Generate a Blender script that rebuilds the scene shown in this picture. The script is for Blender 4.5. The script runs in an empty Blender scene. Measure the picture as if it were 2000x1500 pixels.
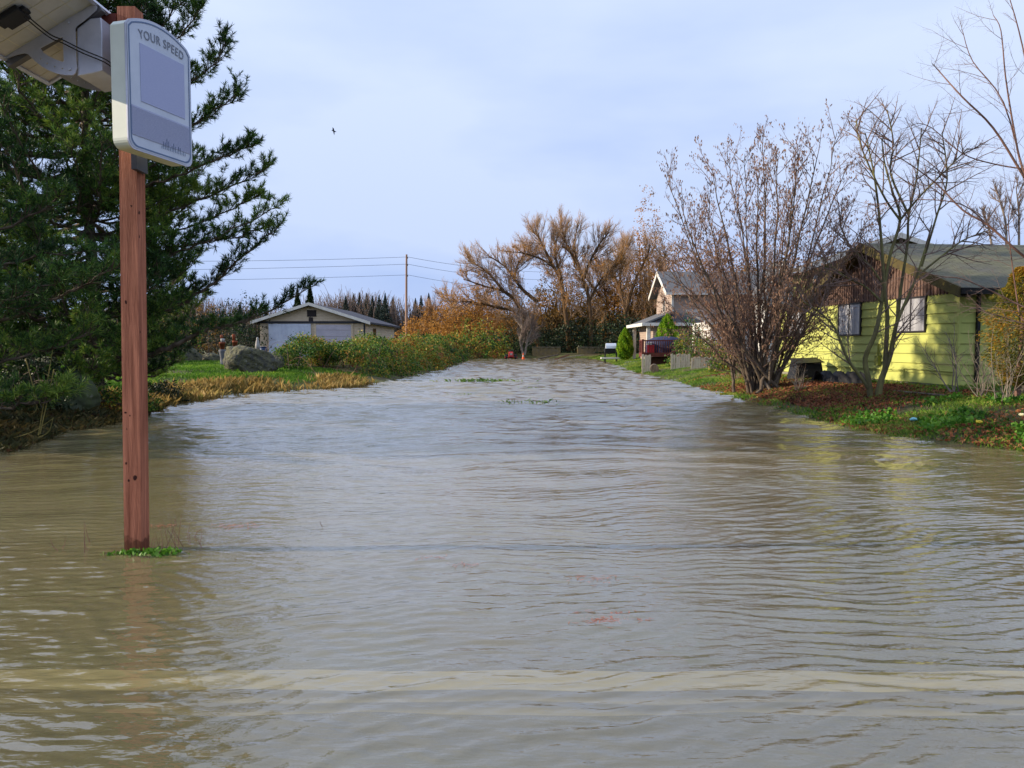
import bpy, bmesh, math, random
import numpy as np
from mathutils import Vector
C = bpy.context.scene.collection
sc = bpy.context.scene
R = math.radians

# ------------------------------------------------------------------ camera, sky, sun, exposure
CAMZ, FPX, HOR = 1.7, 1500.0, 672.0
PITCH = math.atan((750 - HOR) / FPX)
cam_d = bpy.data.cameras.new('camera'); cam = bpy.data.objects.new('camera', cam_d); C.objects.link(cam)
cam_d.sensor_width = 36; cam_d.lens = 36 * FPX / 2000; cam_d.clip_end = 6000; cam_d.clip_start = 0.05
cam.location = (0, 0, CAMZ); cam.rotation_euler = (R(90) - PITCH, 0, 0); sc.camera = cam

SUN_EL, SUN_AZ = 21.0, 1.5          # elevation; degrees behind the exact left (-X) towards the viewer
sun_dir = Vector((-math.cos(R(SUN_AZ)) * math.cos(R(SUN_EL)), -math.sin(R(SUN_AZ)) * math.cos(R(SUN_EL)), math.sin(R(SUN_EL))))
sl = bpy.data.lights.new('sun', 'SUN'); sun = bpy.data.objects.new('sun', sl); C.objects.link(sun)
sl.energy = 4.7; sl.angle = R(0.5); sl.color = (1.0, 0.86, 0.66)
sun.rotation_euler = (-sun_dir).to_track_quat('-Z', 'Y').to_euler()

w = bpy.data.worlds.new('World'); sc.world = w; w.use_nodes = True
nt = w.node_tree; nt.nodes.clear()
N = nt.nodes.new; L = nt.links.new
out = N('ShaderNodeOutputWorld'); bg = N('ShaderNodeBackground'); bg.inputs['Strength'].default_value = 0.106
sky = N('ShaderNodeTexSky'); sky.sky_type = 'NISHITA'; sky.sun_disc = False
sky.sun_elevation = R(SUN_EL); sky.sun_rotation = math.atan2(sun_dir.x, sun_dir.y)
sky.air_density = 1.0; sky.dust_density = 0.4; sky.ozone_density = 1.5
tc = N('ShaderNodeTexCoord'); mp = N('ShaderNodeMapping'); mp.inputs['Scale'].default_value = (1.0, 1.0, 3.2)
no = N('ShaderNodeTexNoise'); no.inputs['Scale'].default_value = 1.6; no.inputs['Detail'].default_value = 5; no.inputs['Roughness'].default_value = .5
rp = N('ShaderNodeValToRGB'); rp.color_ramp.elements[0].position = .4; rp.color_ramp.elements[1].position = .64
sx = N('ShaderNodeSeparateXYZ')
zr = N('ShaderNodeValToRGB'); zr.color_ramp.elements[0].position = 0.0; zr.color_ramp.elements[1].position = 0.42
zr.color_ramp.elements[0].color = (1.95, 2.95, 5.9, 1); zr.color_ramp.elements[1].color = (4.3, 5.2, 7.4, 1)
mx = N('ShaderNodeMix'); mx.data_type = 'RGBA'
ma = N('ShaderNodeMath'); ma.operation = 'MULTIPLY_ADD'; ma.inputs[1].default_value = .12; ma.inputs[2].default_value = .86
wh = N('ShaderNodeMix'); wh.data_type = 'RGBA'; wh.inputs['B'].default_value = (5.5, 6.15, 7.3, 1)
wm = N('ShaderNodeMath'); wm.operation = 'MULTIPLY'; wm.inputs[1].default_value = .5
L(tc.outputs['Generated'], mp.inputs['Vector']); L(mp.outputs[0], no.inputs['Vector']); L(no.outputs[0], rp.inputs[0])
L(tc.outputs['Generated'], sx.inputs[0]); L(sx.outputs['Z'], zr.inputs[0])
L(rp.outputs[0], wm.inputs[0]); L(wm.outputs[0], wh.inputs['Factor']); L(zr.outputs[0], wh.inputs['A'])
L(rp.outputs[0], ma.inputs[0]); L(ma.outputs[0], mx.inputs['Factor'])
L(sky.outputs[0], mx.inputs['A']); L(wh.outputs['Result'], mx.inputs['B']); L(mx.outputs['Result'], bg.inputs['Color'])
L(bg.outputs[0], out.inputs[0])

sc.view_settings.view_transform = 'Standard'; sc.view_settings.look = 'None'
sc.view_settings.exposure = 0.52; sc.view_settings.gamma = 1.0
sc.render.engine = 'CYCLES'
sc.cycles.max_bounces = 6; sc.cycles.diffuse_bounces = 2; sc.cycles.glossy_bounces = 3; sc.cycles.transparent_max_bounces = 8
sc.cycles.use_adaptive_sampling = True; sc.cycles.caustics_reflective = False; sc.cycles.caustics_refractive = False

# ------------------------------------------------------------------ helpers
def S(r, g, b):
    f = lambda c: (c / 255 / 12.92) if c / 255 <= .04045 else ((c / 255 + .055) / 1.055) ** 2.4
    return (f(r), f(g), f(b), 1)

def ray(px, py):
    x = (px - 1000) / FPX; y = (750 - py) / FPX
    dx, dy, dz = x, math.cos(PITCH) + y * math.sin(PITCH), -math.sin(PITCH) + y * math.cos(PITCH)
    return dx / dy, dz / dy
def P(px, py, Y):
    a, b = ray(px, py); return Vector((a * Y, Y, CAMZ + b * Y))

WATER = [(-5.8, 92), (-4.9, 77), (-4.7, 55), (-5.1, 42.5), (-5.8, 33.5), (-6.9, 29), (-9.2, 26.6), (-9.6, 24), (-9.9, 21.6), (-8.6, 16.6),
         (-8.9, 14.8), (-8.1, 12), (-9, 8), (-13, 3), (-16, -25), (70, -25), (50, 2), (20, 5), (13, 7), (9.5, 10), (8.1, 12.3), (7.4, 13.2),
         (7.0, 15.4), (7.1, 21.6), (7.2, 27.4), (7.6, 35), (7.6, 45.5), (8.3, 55), (9.0, 70.8), (9.6, 82), (9.0, 91), (3, 93)]
_A = np.array(WATER, float); _B = np.roll(_A, -1, axis=0)
def wdist(x, y):
    """signed distance to the flood's edge: > 0 on land"""
    x = np.asarray(x, float).ravel(); y = np.asarray(y, float).ravel()
    best = np.full(x.shape, 1e9); inside = np.zeros(x.shape, bool)
    for (ax, ay), (bx, by) in zip(_A, _B):
        vx, vy = bx - ax, by - ay
        t = np.clip(((x - ax) * vx + (y - ay) * vy) / (vx * vx + vy * vy), 0, 1)
        best = np.minimum(best, np.hypot(x - ax - t * vx, y - ay - t * vy))
        c = (ay > y) != (by > y)
        with np.errstate(divide='ignore', invalid='ignore'):
            inside ^= c & (x < (bx - ax) * (y - ay) / (by - ay + 1e-12) + ax)
    return np.where(inside, -best, best)
def wob(x, y):
    return (np.sin(x * 1.7 + .6 * np.sin(y * .9)) * np.sin(y * 1.3 + 1.1) * .5 + np.sin(x * 4.1 + y * 2.3) * .25 + np.sin(x * .63 - y * .47 + 2) * .5)
def height(x, y):
    d = wdist(x, y) + .28 * wob(np.ravel(x) * 1.3, np.ravel(y) * 1.3)
    x = np.ravel(x); y = np.ravel(y)
    land = .72 * (1 - np.exp(-np.maximum(d, 0) / 2.8)) + .035 * wob(x * 1.1, y * 1.1) * np.clip(d, 0, 1)
    far = np.clip((np.hypot(x, y) - 140) / 600, 0, 1) * 3.0
    return np.where(d > 0, land + far, -.32 * (1 - np.exp(np.minimum(d, 0) / 1.6)))
def gz(x, y): return float(height([x], [y])[0])
def G(px, py):
    """the ground point that pixel looks at"""
    a, b = ray(px, py); Y = 3.0
    ys = np.linspace(4, 260, 6000); zs = CAMZ + b * ys; hs = np.maximum(height(a * ys, ys), 0)
    i = int(np.argmax(zs <= hs)) or len(ys) - 1
    return Vector((a * ys[i], ys[i], float(hs[i])))
def GX(px, Y, sink=0.0):
    a, _ = ray(px, HOR); return Vector((a * Y, Y, gz(a * Y, Y) - sink))

def tag(o, label=None, cat=None, group=None, kind=None):
    if label: o['label'] = label
    if cat: o['category'] = cat
    if group: o['group'] = group
    if kind: o['kind'] = kind
    return o
def thing(name, label, cat, loc=(0, 0, 0), group=None):
    o = bpy.data.objects.new(name, None); C.objects.link(o); o.location = loc; o.empty_display_size = .2
    return tag(o, label, cat, group)

class MB:
    def __init__(s): s.v = []; s.f = []
    def add(s, vs, fs):
        n = len(s.v); s.v += [tuple(v) for v in vs]; s.f += [tuple(n + i for i in f) for f in fs]; return s
    def box(s, a, b):
        (x0, y0, z0), (x1, y1, z1) = a, b
        return s.add([(x0, y0, z0), (x1, y0, z0), (x1, y1, z0), (x0, y1, z0), (x0, y0, z1), (x1, y0, z1), (x1, y1, z1), (x0, y1, z1)],
                     [(0, 3, 2, 1), (4, 5, 6, 7), (0, 1, 5, 4), (1, 2, 6, 5), (2, 3, 7, 6), (3, 0, 4, 7)])
    def hexa(s, pts):
        return s.add(pts, [(0, 3, 2, 1), (4, 5, 6, 7), (0, 1, 5, 4), (1, 2, 6, 5), (2, 3, 7, 6), (3, 0, 4, 7)])
    def slab(s, quad, n, t):
        n = Vector(n); q = [Vector(p) for p in quad]
        return s.hexa([p - n * t for p in q] + q)
    def tube(s, pts, r, k=8, cap=True):
        pts = [Vector(p) for p in pts]; rr = r if isinstance(r, (list, tuple)) else [r] * len(pts); n0 = len(s.v); u = None
        for i, p in enumerate(pts):
            t = (pts[min(i + 1, len(pts) - 1)] - pts[max(i - 1, 0)]).normalized()
            if u is None: u = t.orthogonal().normalized()
            u = (u - t * u.dot(t)).normalized(); v = t.cross(u)
            for j in range(k):
                a = 2 * math.pi * j / k; s.v.append(tuple(p + (u * math.cos(a) + v * math.sin(a)) * rr[i]))
        for i in range(len(pts) - 1):
            for j in range(k):
                a = n0 + i * k + j; b = n0 + i * k + (j + 1) % k; s.f.append((a, b, b + k, a + k))
        if cap: s.f.append(tuple(n0 + j for j in range(k))[::-1]); s.f.append(tuple(n0 + (len(pts) - 1) * k + j for j in range(k)))
        return s
    def lathe(s, c, prof, k=16):
        n0 = len(s.v); c = Vector(c)
        for r, z in prof:
            for j in range(k):
                a = 2 * math.pi * j / k; s.v.append((c.x + r * math.cos(a), c.y + r * math.sin(a), c.z + z))
        for i in range(len(prof) - 1):
            for j in range(k):
                a = n0 + i * k + j; b = n0 + i * k + (j + 1) % k; s.f.append((a, b, b + k, a + k))
        return s
    def build(s, name, m, parent=None, smooth=False, bevel=0, xf=None):
        me = bpy.data.meshes.new(name); vs = s.v if xf is None else [tuple(xf(Vector(v))) for v in s.v]
        me.from_pydata(vs, [], s.f); me.validate(); me.update(); me.materials.append(m)
        if smooth: me.polygons.foreach_set('use_smooth', [True] * len(me.polygons))
        o = bpy.data.objects.new(name, me); C.objects.link(o)
        if parent is not None:
            o.parent = parent; off = wloc(parent)
            me.transform(__import__('mathutils').Matrix.Translation(-off))
        if bevel:
            b = o.modifiers.new('bevel', 'BEVEL'); b.width = bevel; b.segments = 2; b.limit_method = 'ANGLE'
        return o
def wloc(o):
    v = Vector((0, 0, 0))
    while o is not None: v += Vector(o.location); o = o.parent
    return v

def npmesh(name, V, F, m, parent=None, smooth=False):
    """V (n,3); F (m,k) -> one object (k = 3 or 4), world coordinates"""
    V = np.asarray(V, np.float32); F = np.asarray(F, np.int32)
    if parent is not None: V = V - np.array(wloc(parent), np.float32)
    me = bpy.data.meshes.new(name); k = F.shape[1]
    me.vertices.add(len(V)); me.vertices.foreach_set('co', V.ravel())
    me.loops.add(F.size); me.loops.foreach_set('vertex_index', F.ravel())
    me.polygons.add(len(F)); me.polygons.foreach_set('loop_start', np.arange(0, F.size, k, dtype=np.int32))
    me.polygons.foreach_set('loop_total', np.full(len(F), k, np.int32))
    if smooth: me.polygons.foreach_set('use_smooth', np.ones(len(F), bool))
    me.update(calc_edges=True); me.materials.append(m)
    o = bpy.data.objects.new(name, me); C.objects.link(o)
    if parent is not None: o.parent = parent
    return o

# ------------------------------------------------------------------ materials
MC = {}
def M(name, c1, c2=None, scale=4.0, rough=.8, bump=0.0, bscale=None, metal=0.0, stretch=(1, 1, 1), detail=5, lo=.35, hi=.65, c3=None, spec=.3, coat=0):
    if name in MC: return MC[name]
    m = bpy.data.materials.new(name); m.use_nodes = True; nt = m.node_tree; b = nt.nodes['Principled BSDF']; MC[name] = m
    b.inputs['Base Color'].default_value = c1; b.inputs['Roughness'].default_value = rough; b.inputs['Metallic'].default_value = metal
    b.inputs['Specular IOR Level'].default_value = spec
    if coat: b.inputs['Coat Weight'].default_value = coat; b.inputs['Coat Roughness'].default_value = .08
    if c2 is None and not bump: return m
    tc = nt.nodes.new('ShaderNodeTexCoord'); mp = nt.nodes.new('ShaderNodeMapping'); mp.inputs['Scale'].default_value = stretch
    nt.links.new(tc.outputs['Object'], mp.inputs[0])
    if c2 is not None:
        n = nt.nodes.new('ShaderNodeTexNoise'); n.inputs['Scale'].default_value = scale; n.inputs['Detail'].default_value = detail; n.inputs['Roughness'].default_value = .65
        r = nt.nodes.new('ShaderNodeValToRGB'); e = r.color_ramp.elements; e[0].position = lo; e[1].position = hi; e[0].color = c1; e[1].color = c2
        if c3 is not None: k = e.new((lo + hi) / 2 + .12); k.color = c3
        nt.links.new(mp.outputs[0], n.inputs['Vector']); nt.links.new(n.outputs[0], r.inputs[0]); nt.links.new(r.outputs[0], b.inputs['Base Color'])
    if bump:
        n2 = nt.nodes.new('ShaderNodeTexNoise'); n2.inputs['Scale'].default_value = bscale or scale * 3; n2.inputs['Detail'].default_value = 6
        bp = nt.nodes.new('ShaderNodeBump'); bp.inputs['Strength'].default_value = 1; bp.inputs['Distance'].default_value = bump
        nt.links.new(mp.outputs[0], n2.inputs['Vector']); nt.links.new(n2.outputs[0], bp.inputs['Height']); nt.links.new(bp.outputs[0], b.inputs['Normal'])
    return m
def ML(name, cols, trans=.35, rough=.6, nscale=.6):
    """leaf material: colour per leaf, plus drifting patches"""
    if name in MC: return MC[name]
    m = bpy.data.materials.new(name); m.use_nodes = True; nt = m.node_tree; MC[name] = m
    b = nt.nodes['Principled BSDF']; b.inputs['Roughness'].default_value = rough; b.inputs['Specular IOR Level'].default_value = .25
    g = nt.nodes.new('ShaderNodeNewGeometry'); r = nt.nodes.new('ShaderNodeValToRGB'); r.color_ramp.interpolation = 'LINEAR'
    e = r.color_ramp.elements; e[0].position = 0; e[0].color = cols[0]; e[1].position = 1; e[1].color = cols[-1]
    for i, c in enumerate(cols[1:-1]): k = e.new((i + 1) / (len(cols) - 1)); k.color = c
    tc = nt.nodes.new('ShaderNodeTexCoord'); n = nt.nodes.new('ShaderNodeTexNoise'); n.inputs['Scale'].default_value = nscale; n.inputs['Detail'].default_value = 3
    nt.links.new(tc.outputs['Object'], n.inputs['Vector'])
    a = nt.nodes.new('ShaderNodeMath'); a.operation = 'MULTIPLY_ADD'; a.inputs[1].default_value = 2.4; a.inputs[2].default_value = -1.2
    nt.links.new(n.outputs[0], a.inputs[0])
    s = nt.nodes.new('ShaderNodeMath'); s.operation = 'MULTIPLY_ADD'; s.inputs[1].default_value = .75; s.use_clamp = True
    ad = nt.nodes.new('ShaderNodeMath'); ad.operation = 'ADD'; ad.inputs[1].default_value = .12
    nt.links.new(a.outputs[0], ad.inputs[0]); nt.links.new(ad.outputs[0], s.inputs[2])
    nt.links.new(g.outputs['Random Per Island'], s.inputs[0]); nt.links.new(s.outputs[0], r.inputs[0]); nt.links.new(r.outputs[0], b.inputs['Base Color'])
    t = nt.nodes.new('ShaderNodeBsdfTranslucent'); x = nt.nodes.new('ShaderNodeMixShader'); x.inputs[0].default_value = trans
    nt.links.new(r.outputs[0], t.inputs[0]); nt.links.new(b.outputs[0], x.inputs[1]); nt.links.new(t.outputs[0], x.inputs[2])
    nt.links.new(x.outputs[0], nt.nodes['Material Output'].inputs[0])
    return m
bark = M('bark_dark', S(70, 58, 48), S(110, 98, 84), 6, .9, .01, 30, stretch=(1, 1, .25))
bark_moss = M('bark_mossy', S(74, 66, 50), S(120, 116, 70), 5, .9, .008, 40, stretch=(1, 1, .3))
bark_red = M('bark_reddish', S(96, 68, 58), S(132, 102, 90), 5, .85, stretch=(1, 1, .3))
bark_pale = M('bark_pale', S(150, 138, 124), S(104, 92, 80), 5, .9, stretch=(1, 1, .3))
bark_will = M('bark_willow', S(104, 76, 44), S(72, 56, 38), .8, .9)
glass = M('window_glass', S(30, 36, 42), rough=.06, spec=.9)
black = M('black_plastic', S(14, 14, 16), S(26, 26, 28), 5, .6)
white_trim = M('white_painted_trim', S(225, 222, 214), S(200, 196, 186), 3, .6)

# ------------------------------------------------------------------ plant generators (numpy)
def unit(a): return a / (np.linalg.norm(a, axis=-1, keepdims=True) + 1e-9)
def tubes(polys, sides):
    """polys: list of (pts (n,3), radii (n)); same-n ones are batched -> V, F (quads)"""
    byn = {}
    for p, r in polys: byn.setdefault(len(p), []).append((p, r))
    Vs, Fs, off = [], [], 0
    for n, lst in byn.items():
        Pt = np.array([a for a, _ in lst], float); Rr = np.array([b for _, b in lst], float)
        T = np.empty_like(Pt); T[:, 1:-1] = Pt[:, 2:] - Pt[:, :-2]; T[:, 0] = Pt[:, 1] - Pt[:, 0]; T[:, -1] = Pt[:, -1] - Pt[:, -2]; T = unit(T)
        ref = np.where(np.abs(T[:, :1, 2:]) > .9, np.array([1., 0, 0]), np.array([0, 0, 1.]))
        U = unit(np.cross(T, np.broadcast_to(ref, T.shape))); W = np.cross(T, U)
        a = 2 * np.pi * np.arange(sides) / sides
        ring = Pt[:, :, None] + Rr[:, :, None, None] * (U[:, :, None] * np.cos(a)[:, None] + W[:, :, None] * np.sin(a)[:, None])
        m = len(lst); idx = off + np.arange(m * n * sides).reshape(m, n, sides)
        q = np.stack([idx[:, :-1], np.roll(idx, -1, 2)[:, :-1], np.roll(idx, -1, 2)[:, 1:], idx[:, 1:]], -1)
        Vs.append(ring.reshape(-1, 3)); Fs.append(q.reshape(-1, 4)); off += m * n * sides
    return np.concatenate(Vs), np.concatenate(Fs)
def cards(rng, pts, size, aspect=.6, up=0.0, dirs=None):
    """small leaf-shaped quads (kite) at pts, random orientation"""
    n = len(pts); size = np.broadcast_to(size, (n,))[:, None] * rng.uniform(.6, 1.3, (n, 1))
    d = unit(rng.normal(size=(n, 3)) + np.array([0, 0, up])) if dirs is None else unit(dirs + rng.normal(size=(n, 3)) * .35)
    s = unit(np.cross(d, unit(rng.normal(size=(n, 3)))))
    a = pts - d * size * .5; b = pts + s * size * .5 * aspect - d * size * .05; c = pts + d * size * .5; e = pts - s * size * .5 * aspect - d * size * .05
    V = np.stack([a, b, c, e], 1).reshape(-1, 3); return V, np.arange(n * 4).reshape(n, 4)
def clump(rng, pts, k, sd):
    n = len(pts); c = pts[rng.integers(0, n, max(1, n // k))]; c = np.repeat(c, k, axis=0)[:n]
    return np.vstack([c + rng.normal(size=c.shape) * sd, pts[:n - len(c)]])
def blades(rng, base, h, width, lean=.35, dirs=None):
    n = len(base); h = np.broadcast_to(h, (n,))[:, None] * rng.uniform(.5, 1.3, (n, 1))
    d = unit(np.concatenate([rng.normal(size=(n, 2)) * lean, np.ones((n, 1))], 1)) if dirs is None else unit(dirs)
    a = rng.uniform(0, np.pi, n); s = np.stack([np.cos(a), np.sin(a), np.zeros(n)], 1) * width
    bend = np.concatenate([rng.normal(size=(n, 2)) * lean * .6, np.zeros((n, 1))], 1) * h
    mid = base + d * h * .6; tip = base + d * h + bend
    V = np.stack([base - s, base + s, tip, mid - s], 1).reshape(-1, 3)
    return V, np.arange(n * 4).reshape(n, 4)
def grow(rng, p, d, L_, r, cfg, lvl, out, tips):
    c = cfg[lvl]; n = c['seg']; pts = [p]; rad = [r]; dd = np.array(d, float); dd /= np.linalg.norm(dd)
    for i in range(n):
        dd = dd + rng.normal(size=3) * c['wig'] + np.array([0, 0, c['up']]) / n
        dd /= np.linalg.norm(dd); pts.append(pts[-1] + dd * L_ / n); rad.append(r * (1 - (1 - c.get('tip', .25)) * (i + 1) / n))
    out[lvl].append((np.array(pts), np.array(rad)))
    if lvl + 1 >= len(cfg):
        tips.append((pts[-1], dd)); tips.append((pts[len(pts) // 2], dd)); return
    k = c['kids'] if not isinstance(c['kids'], float) else int(c['kids'] * L_ + rng.random())
    for j in range(k):
        t = c.get('from', .25) + (1 - c.get('from', .25)) * (j + rng.random()) / k
        f = min(t * n, n - 1e-3); i = int(f); q = pts[i] + (pts[i + 1] - pts[i]) * (f - i); ax = unit(pts[i + 1] - pts[i])
        s = unit(np.cross(ax, rng.normal(size=3))); ang = R(rng.uniform(*c['ang']))
        nd = ax * math.cos(ang) + s * math.sin(ang)
        if c.get('flat'): nd[2] = nd[2] * c['flat']
        ln = L_ * rng.uniform(*c['ratio']) * (1 - c.get('taper', .5) * t)
        rr = min((r + (rad[-1] - r) * t) * .7, c['crad'] * rng.uniform(.8, 1.2))
        grow(rng, q, nd, ln, rr, cfg, lvl + 1, out, tips)
def bare_tree(rng, stems, cfg):
    """stems: list of (start, dir, length, radius) or polylines [(pts), r]; returns (stem tubes, twig polys, tips)"""
    out = [[] for _ in cfg]; tips = []
    for s in stems: grow(rng, np.array(s[0], float), np.array(s[1], float), s[2], s[3], cfg, 0, out, tips)
    return out, tips
def spline(pts, n):
    """smooth polyline through pts"""
    pts = np.array(pts, float); m = len(pts); res = []
    for i in range(m - 1):
        p0, p1, p2, p3 = pts[max(i - 1, 0)], pts[i], pts[i + 1], pts[min(i + 2, m - 1)]
        for t in np.linspace(0, 1, n, endpoint=False):
            res.append(.5 * ((2 * p1) + (-p0 + p2) * t + (2 * p0 - 5 * p1 + 4 * p2 - p3) * t * t + (-p0 + 3 * p1 - 3 * p2 + p3) * t ** 3))
    res.append(pts[-1]); return np.array(res)
def along(rng, poly, r0, r1, cfg, lvl, out, tips, k, frm=.2, ang=(30, 65), length=(1, 2), crad=.012):
    """an explicit limb with children of cfg[lvl+1:]"""
    n = len(poly); out[lvl].append((poly, np.linspace(r0, r1, n)))
    for j in range(k):
        t = frm + (1 - frm) * (j + rng.random()) / k; f = min(t * (n - 1), n - 1.001); i = int(f)
        q = poly[i] + (poly[i + 1] - poly[i]) * (f - i); ax = unit(poly[i + 1] - poly[i])
        s = unit(np.cross(ax, rng.normal(size=3))); a = R(rng.uniform(*ang))
        grow(rng, q, ax * math.cos(a) + s * math.sin(a), rng.uniform(*length) * (1.15 - .6 * t), min(crad, r0), cfg, lvl + 1, out, tips)
def make_tree(name, label, cat, base, out, m_trunk, m_twig, split=1, group=None, sides=(7, 4, 3, 3, 3)):
    t = thing(name, label, cat, base, group)
    tr = [tubes(out[i], sides[i]) for i in range(split) if out[i]]
    V, F = merge(tr); npmesh('trunk', V, F, m_trunk, t, True)
    cr = [tubes(out[i], sides[i]) for i in range(split, len(out)) if out[i]]
    if cr: V, F = merge(cr); npmesh('crown', V, F, m_twig, t)
    return t
def merge(lst):
    Vs, Fs, o = [], [], 0
    for V, F in lst: Vs.append(V); Fs.append(F + o); o += len(V)
    return np.concatenate(Vs), np.concatenate(Fs)
def copy_thing(t, loc, rz=0, scale=(1, 1, 1), label=None):
    c = t.copy(); C.objects.link(c); c.location = loc; c.rotation_euler = (0, 0, rz); c.scale = scale
    if label: c['label'] = label
    for ch in t.children:
        d = ch.copy(); C.objects.link(d); d.parent = c
    return c
# ------------------------------------------------------------------ terrain: one sheet to the horizon
def axis(brk):
    o = []
    for (a, b, st) in brk: o += list(np.arange(a, b, st))
    return np.array(o + [brk[-1][1]])
gx = axis([(-3000, -400, 200), (-400, -100, 30), (-100, -30, 5), (-30, -14, 1), (-14, 16, .3), (16, 30, 1), (30, 100, 5), (100, 400, 30), (400, 3000, 200)])
gy = axis([(-600, -60, 60), (-60, 4, 4), (4, 36, .3), (36, 100, .8), (100, 200, 8), (200, 500, 40), (500, 3500, 300)])
XX, YY = np.meshgrid(gx, gy); ZZ = height(XX, YY).reshape(XX.shape)
idx = np.arange(XX.size).reshape(XX.shape)
F = np.stack([idx[:-1, :-1], idx[:-1, 1:], idx[1:, 1:], idx[1:, :-1]], -1).reshape(-1, 4)
gm = M('ground_soil_and_grass', S(70, 58, 40), S(84, 92, 44), 1.1, .95, .03, 14, lo=.40, hi=.6, c3=S(92, 74, 48), detail=8)
tag(npmesh('ground', np.stack([XX, YY, ZZ], -1).reshape(-1, 3), F, gm, smooth=True), 'low grassy and leaf-strewn banks around the flood', kind='structure')

# ------------------------------------------------------------------ flood water
wmat = bpy.data.materials.new('flood_water'); wmat.use_nodes = True; nt = wmat.node_tree; nt.nodes.clear()
N = nt.nodes.new; L = nt.links.new
def math_(op, a, b=None, c=None, clamp=False):
    n = N('ShaderNodeMath'); n.operation = op; n.use_clamp = clamp
    for i, v in enumerate((a, b, c)):
        if v is None: continue
        if isinstance(v, (int, float)): n.inputs[i].default_value = v
        else: L(v, n.inputs[i])
    return n.outputs[0]
tc = N('ShaderNodeTexCoord')
def nz(scale, stretch, rot=0, detail=2, dist=0.0, rough=.5, kind=None):
    mp = N('ShaderNodeMapping'); mp.inputs['Scale'].default_value = stretch; mp.inputs['Rotation'].default_value = (0, 0, R(rot)); L(tc.outputs['Object'], mp.inputs[0])
    n = N('ShaderNodeTexNoise'); n.inputs['Scale'].default_value = scale; n.inputs['Detail'].default_value = detail
    n.inputs['Distortion'].default_value = dist; n.inputs['Roughness'].default_value = rough; L(mp.outputs[0], n.inputs[0]); return n.outputs[0]
def wv(scale, stretch, rot, dist, dscale):
    mp = N('ShaderNodeMapping'); mp.inputs['Scale'].default_value = stretch; mp.inputs['Rotation'].default_value = (0, 0, R(rot)); L(tc.outputs['Object'], mp.inputs[0])
    n = N('ShaderNodeTexWave'); n.wave_type = 'BANDS'; n.bands_direction = 'Y'; n.inputs['Scale'].default_value = scale
    n.inputs['Distortion'].default_value = dist; n.inputs['Detail'].default_value = 2; n.inputs['Detail Scale'].default_value = dscale; L(mp.outputs[0], n.inputs[0]); return n.outputs['Fac']
sep = N('ShaderNodeSeparateXYZ'); L(tc.outputs['Object'], sep.inputs[0])
# zone right of the post where the ripples cross each other
gust = nz(.35, (1, .6, 1), 0, 2)
swell = nz(2.2, (.42, 1.35, 1), 8, 2, .6)
rip = nz(5.0, (.5, 1.6, 1), -14, 2.5, .9)
fine = nz(17, (.45, 1.4, 1), 4, 2, .5)
cross = wv(1.15, (1, 1, 1), 38, 5.5, 1.6)
mleft = math_('MULTIPLY_ADD', sep.outputs['X'], -.45, .35, True)
mnear = math_('MULTIPLY_ADD', sep.outputs['Y'], -.3, 2.4, True)
mask = math_('MULTIPLY', mleft, mnear)
h = math_('MULTIPLY', rip, .007)
h = math_('MULTIPLY_ADD', fine, math_('MULTIPLY_ADD', gust, .005, .0015), h)
h = math_('MULTIPLY_ADD', cross, math_('MULTIPLY', mask, .0035), h)
bp = N('ShaderNodeBump'); bp.inputs['Strength'].default_value = 1; bp.inputs['Distance'].default_value = 1.0; L(h, bp.inputs['Height'])
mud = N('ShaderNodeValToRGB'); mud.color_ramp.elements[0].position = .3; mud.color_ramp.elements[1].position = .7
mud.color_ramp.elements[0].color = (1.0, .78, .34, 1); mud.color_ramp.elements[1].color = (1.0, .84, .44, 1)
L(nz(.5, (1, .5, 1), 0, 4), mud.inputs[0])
mud_sun_mix = N('ShaderNodeMix'); mud_sun_mix.data_type = 'RGBA'; mud_sun_mix.inputs['A'].default_value = (.58, .51, .27, 1)  # sunlit yellow painted into the mud leftwards and farther out, darker near viewer
L(math_('ADD', math_('MULTIPLY_ADD', sep.outputs['Y'], .16, -.75), math_('MULTIPLY_ADD', gust, .5, math_('MULTIPLY', sep.outputs['X'], -.10)), None, True), mud_sun_mix.inputs['Factor']); L(mud.outputs[0], mud_sun_mix.inputs['B'])
dif = N('ShaderNodeBsdfDiffuse'); L(mud_sun_mix.outputs['Result'], dif.inputs[0]); L(bp.outputs[0], dif.inputs['Normal'])
tr = N('ShaderNodeBsdfTransparent'); tr.inputs[0].default_value = (1.0, .95, .80, 1)
m1 = N('ShaderNodeMixShader'); m1.inputs[0].default_value = .79; L(dif.outputs[0], m1.inputs[1]); L(tr.outputs[0], m1.inputs[2])
gl = N('ShaderNodeBsdfGlossy'); gl.inputs['Roughness'].default_value = .02; L(bp.outputs[0], gl.inputs['Normal'])
fr = N('ShaderNodeFresnel'); fr.inputs['IOR'].default_value = 1.42; L(bp.outputs[0], fr.inputs['Normal'])
m2 = N('ShaderNodeMixShader'); L(math_('POWER', fr.outputs[0], .56), m2.inputs[0]); L(m1.outputs[0], m2.inputs[1]); L(gl.outputs[0], m2.inputs[2])
o = N('ShaderNodeOutputMaterial'); L(m2.outputs[0], o.inputs[0])
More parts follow.
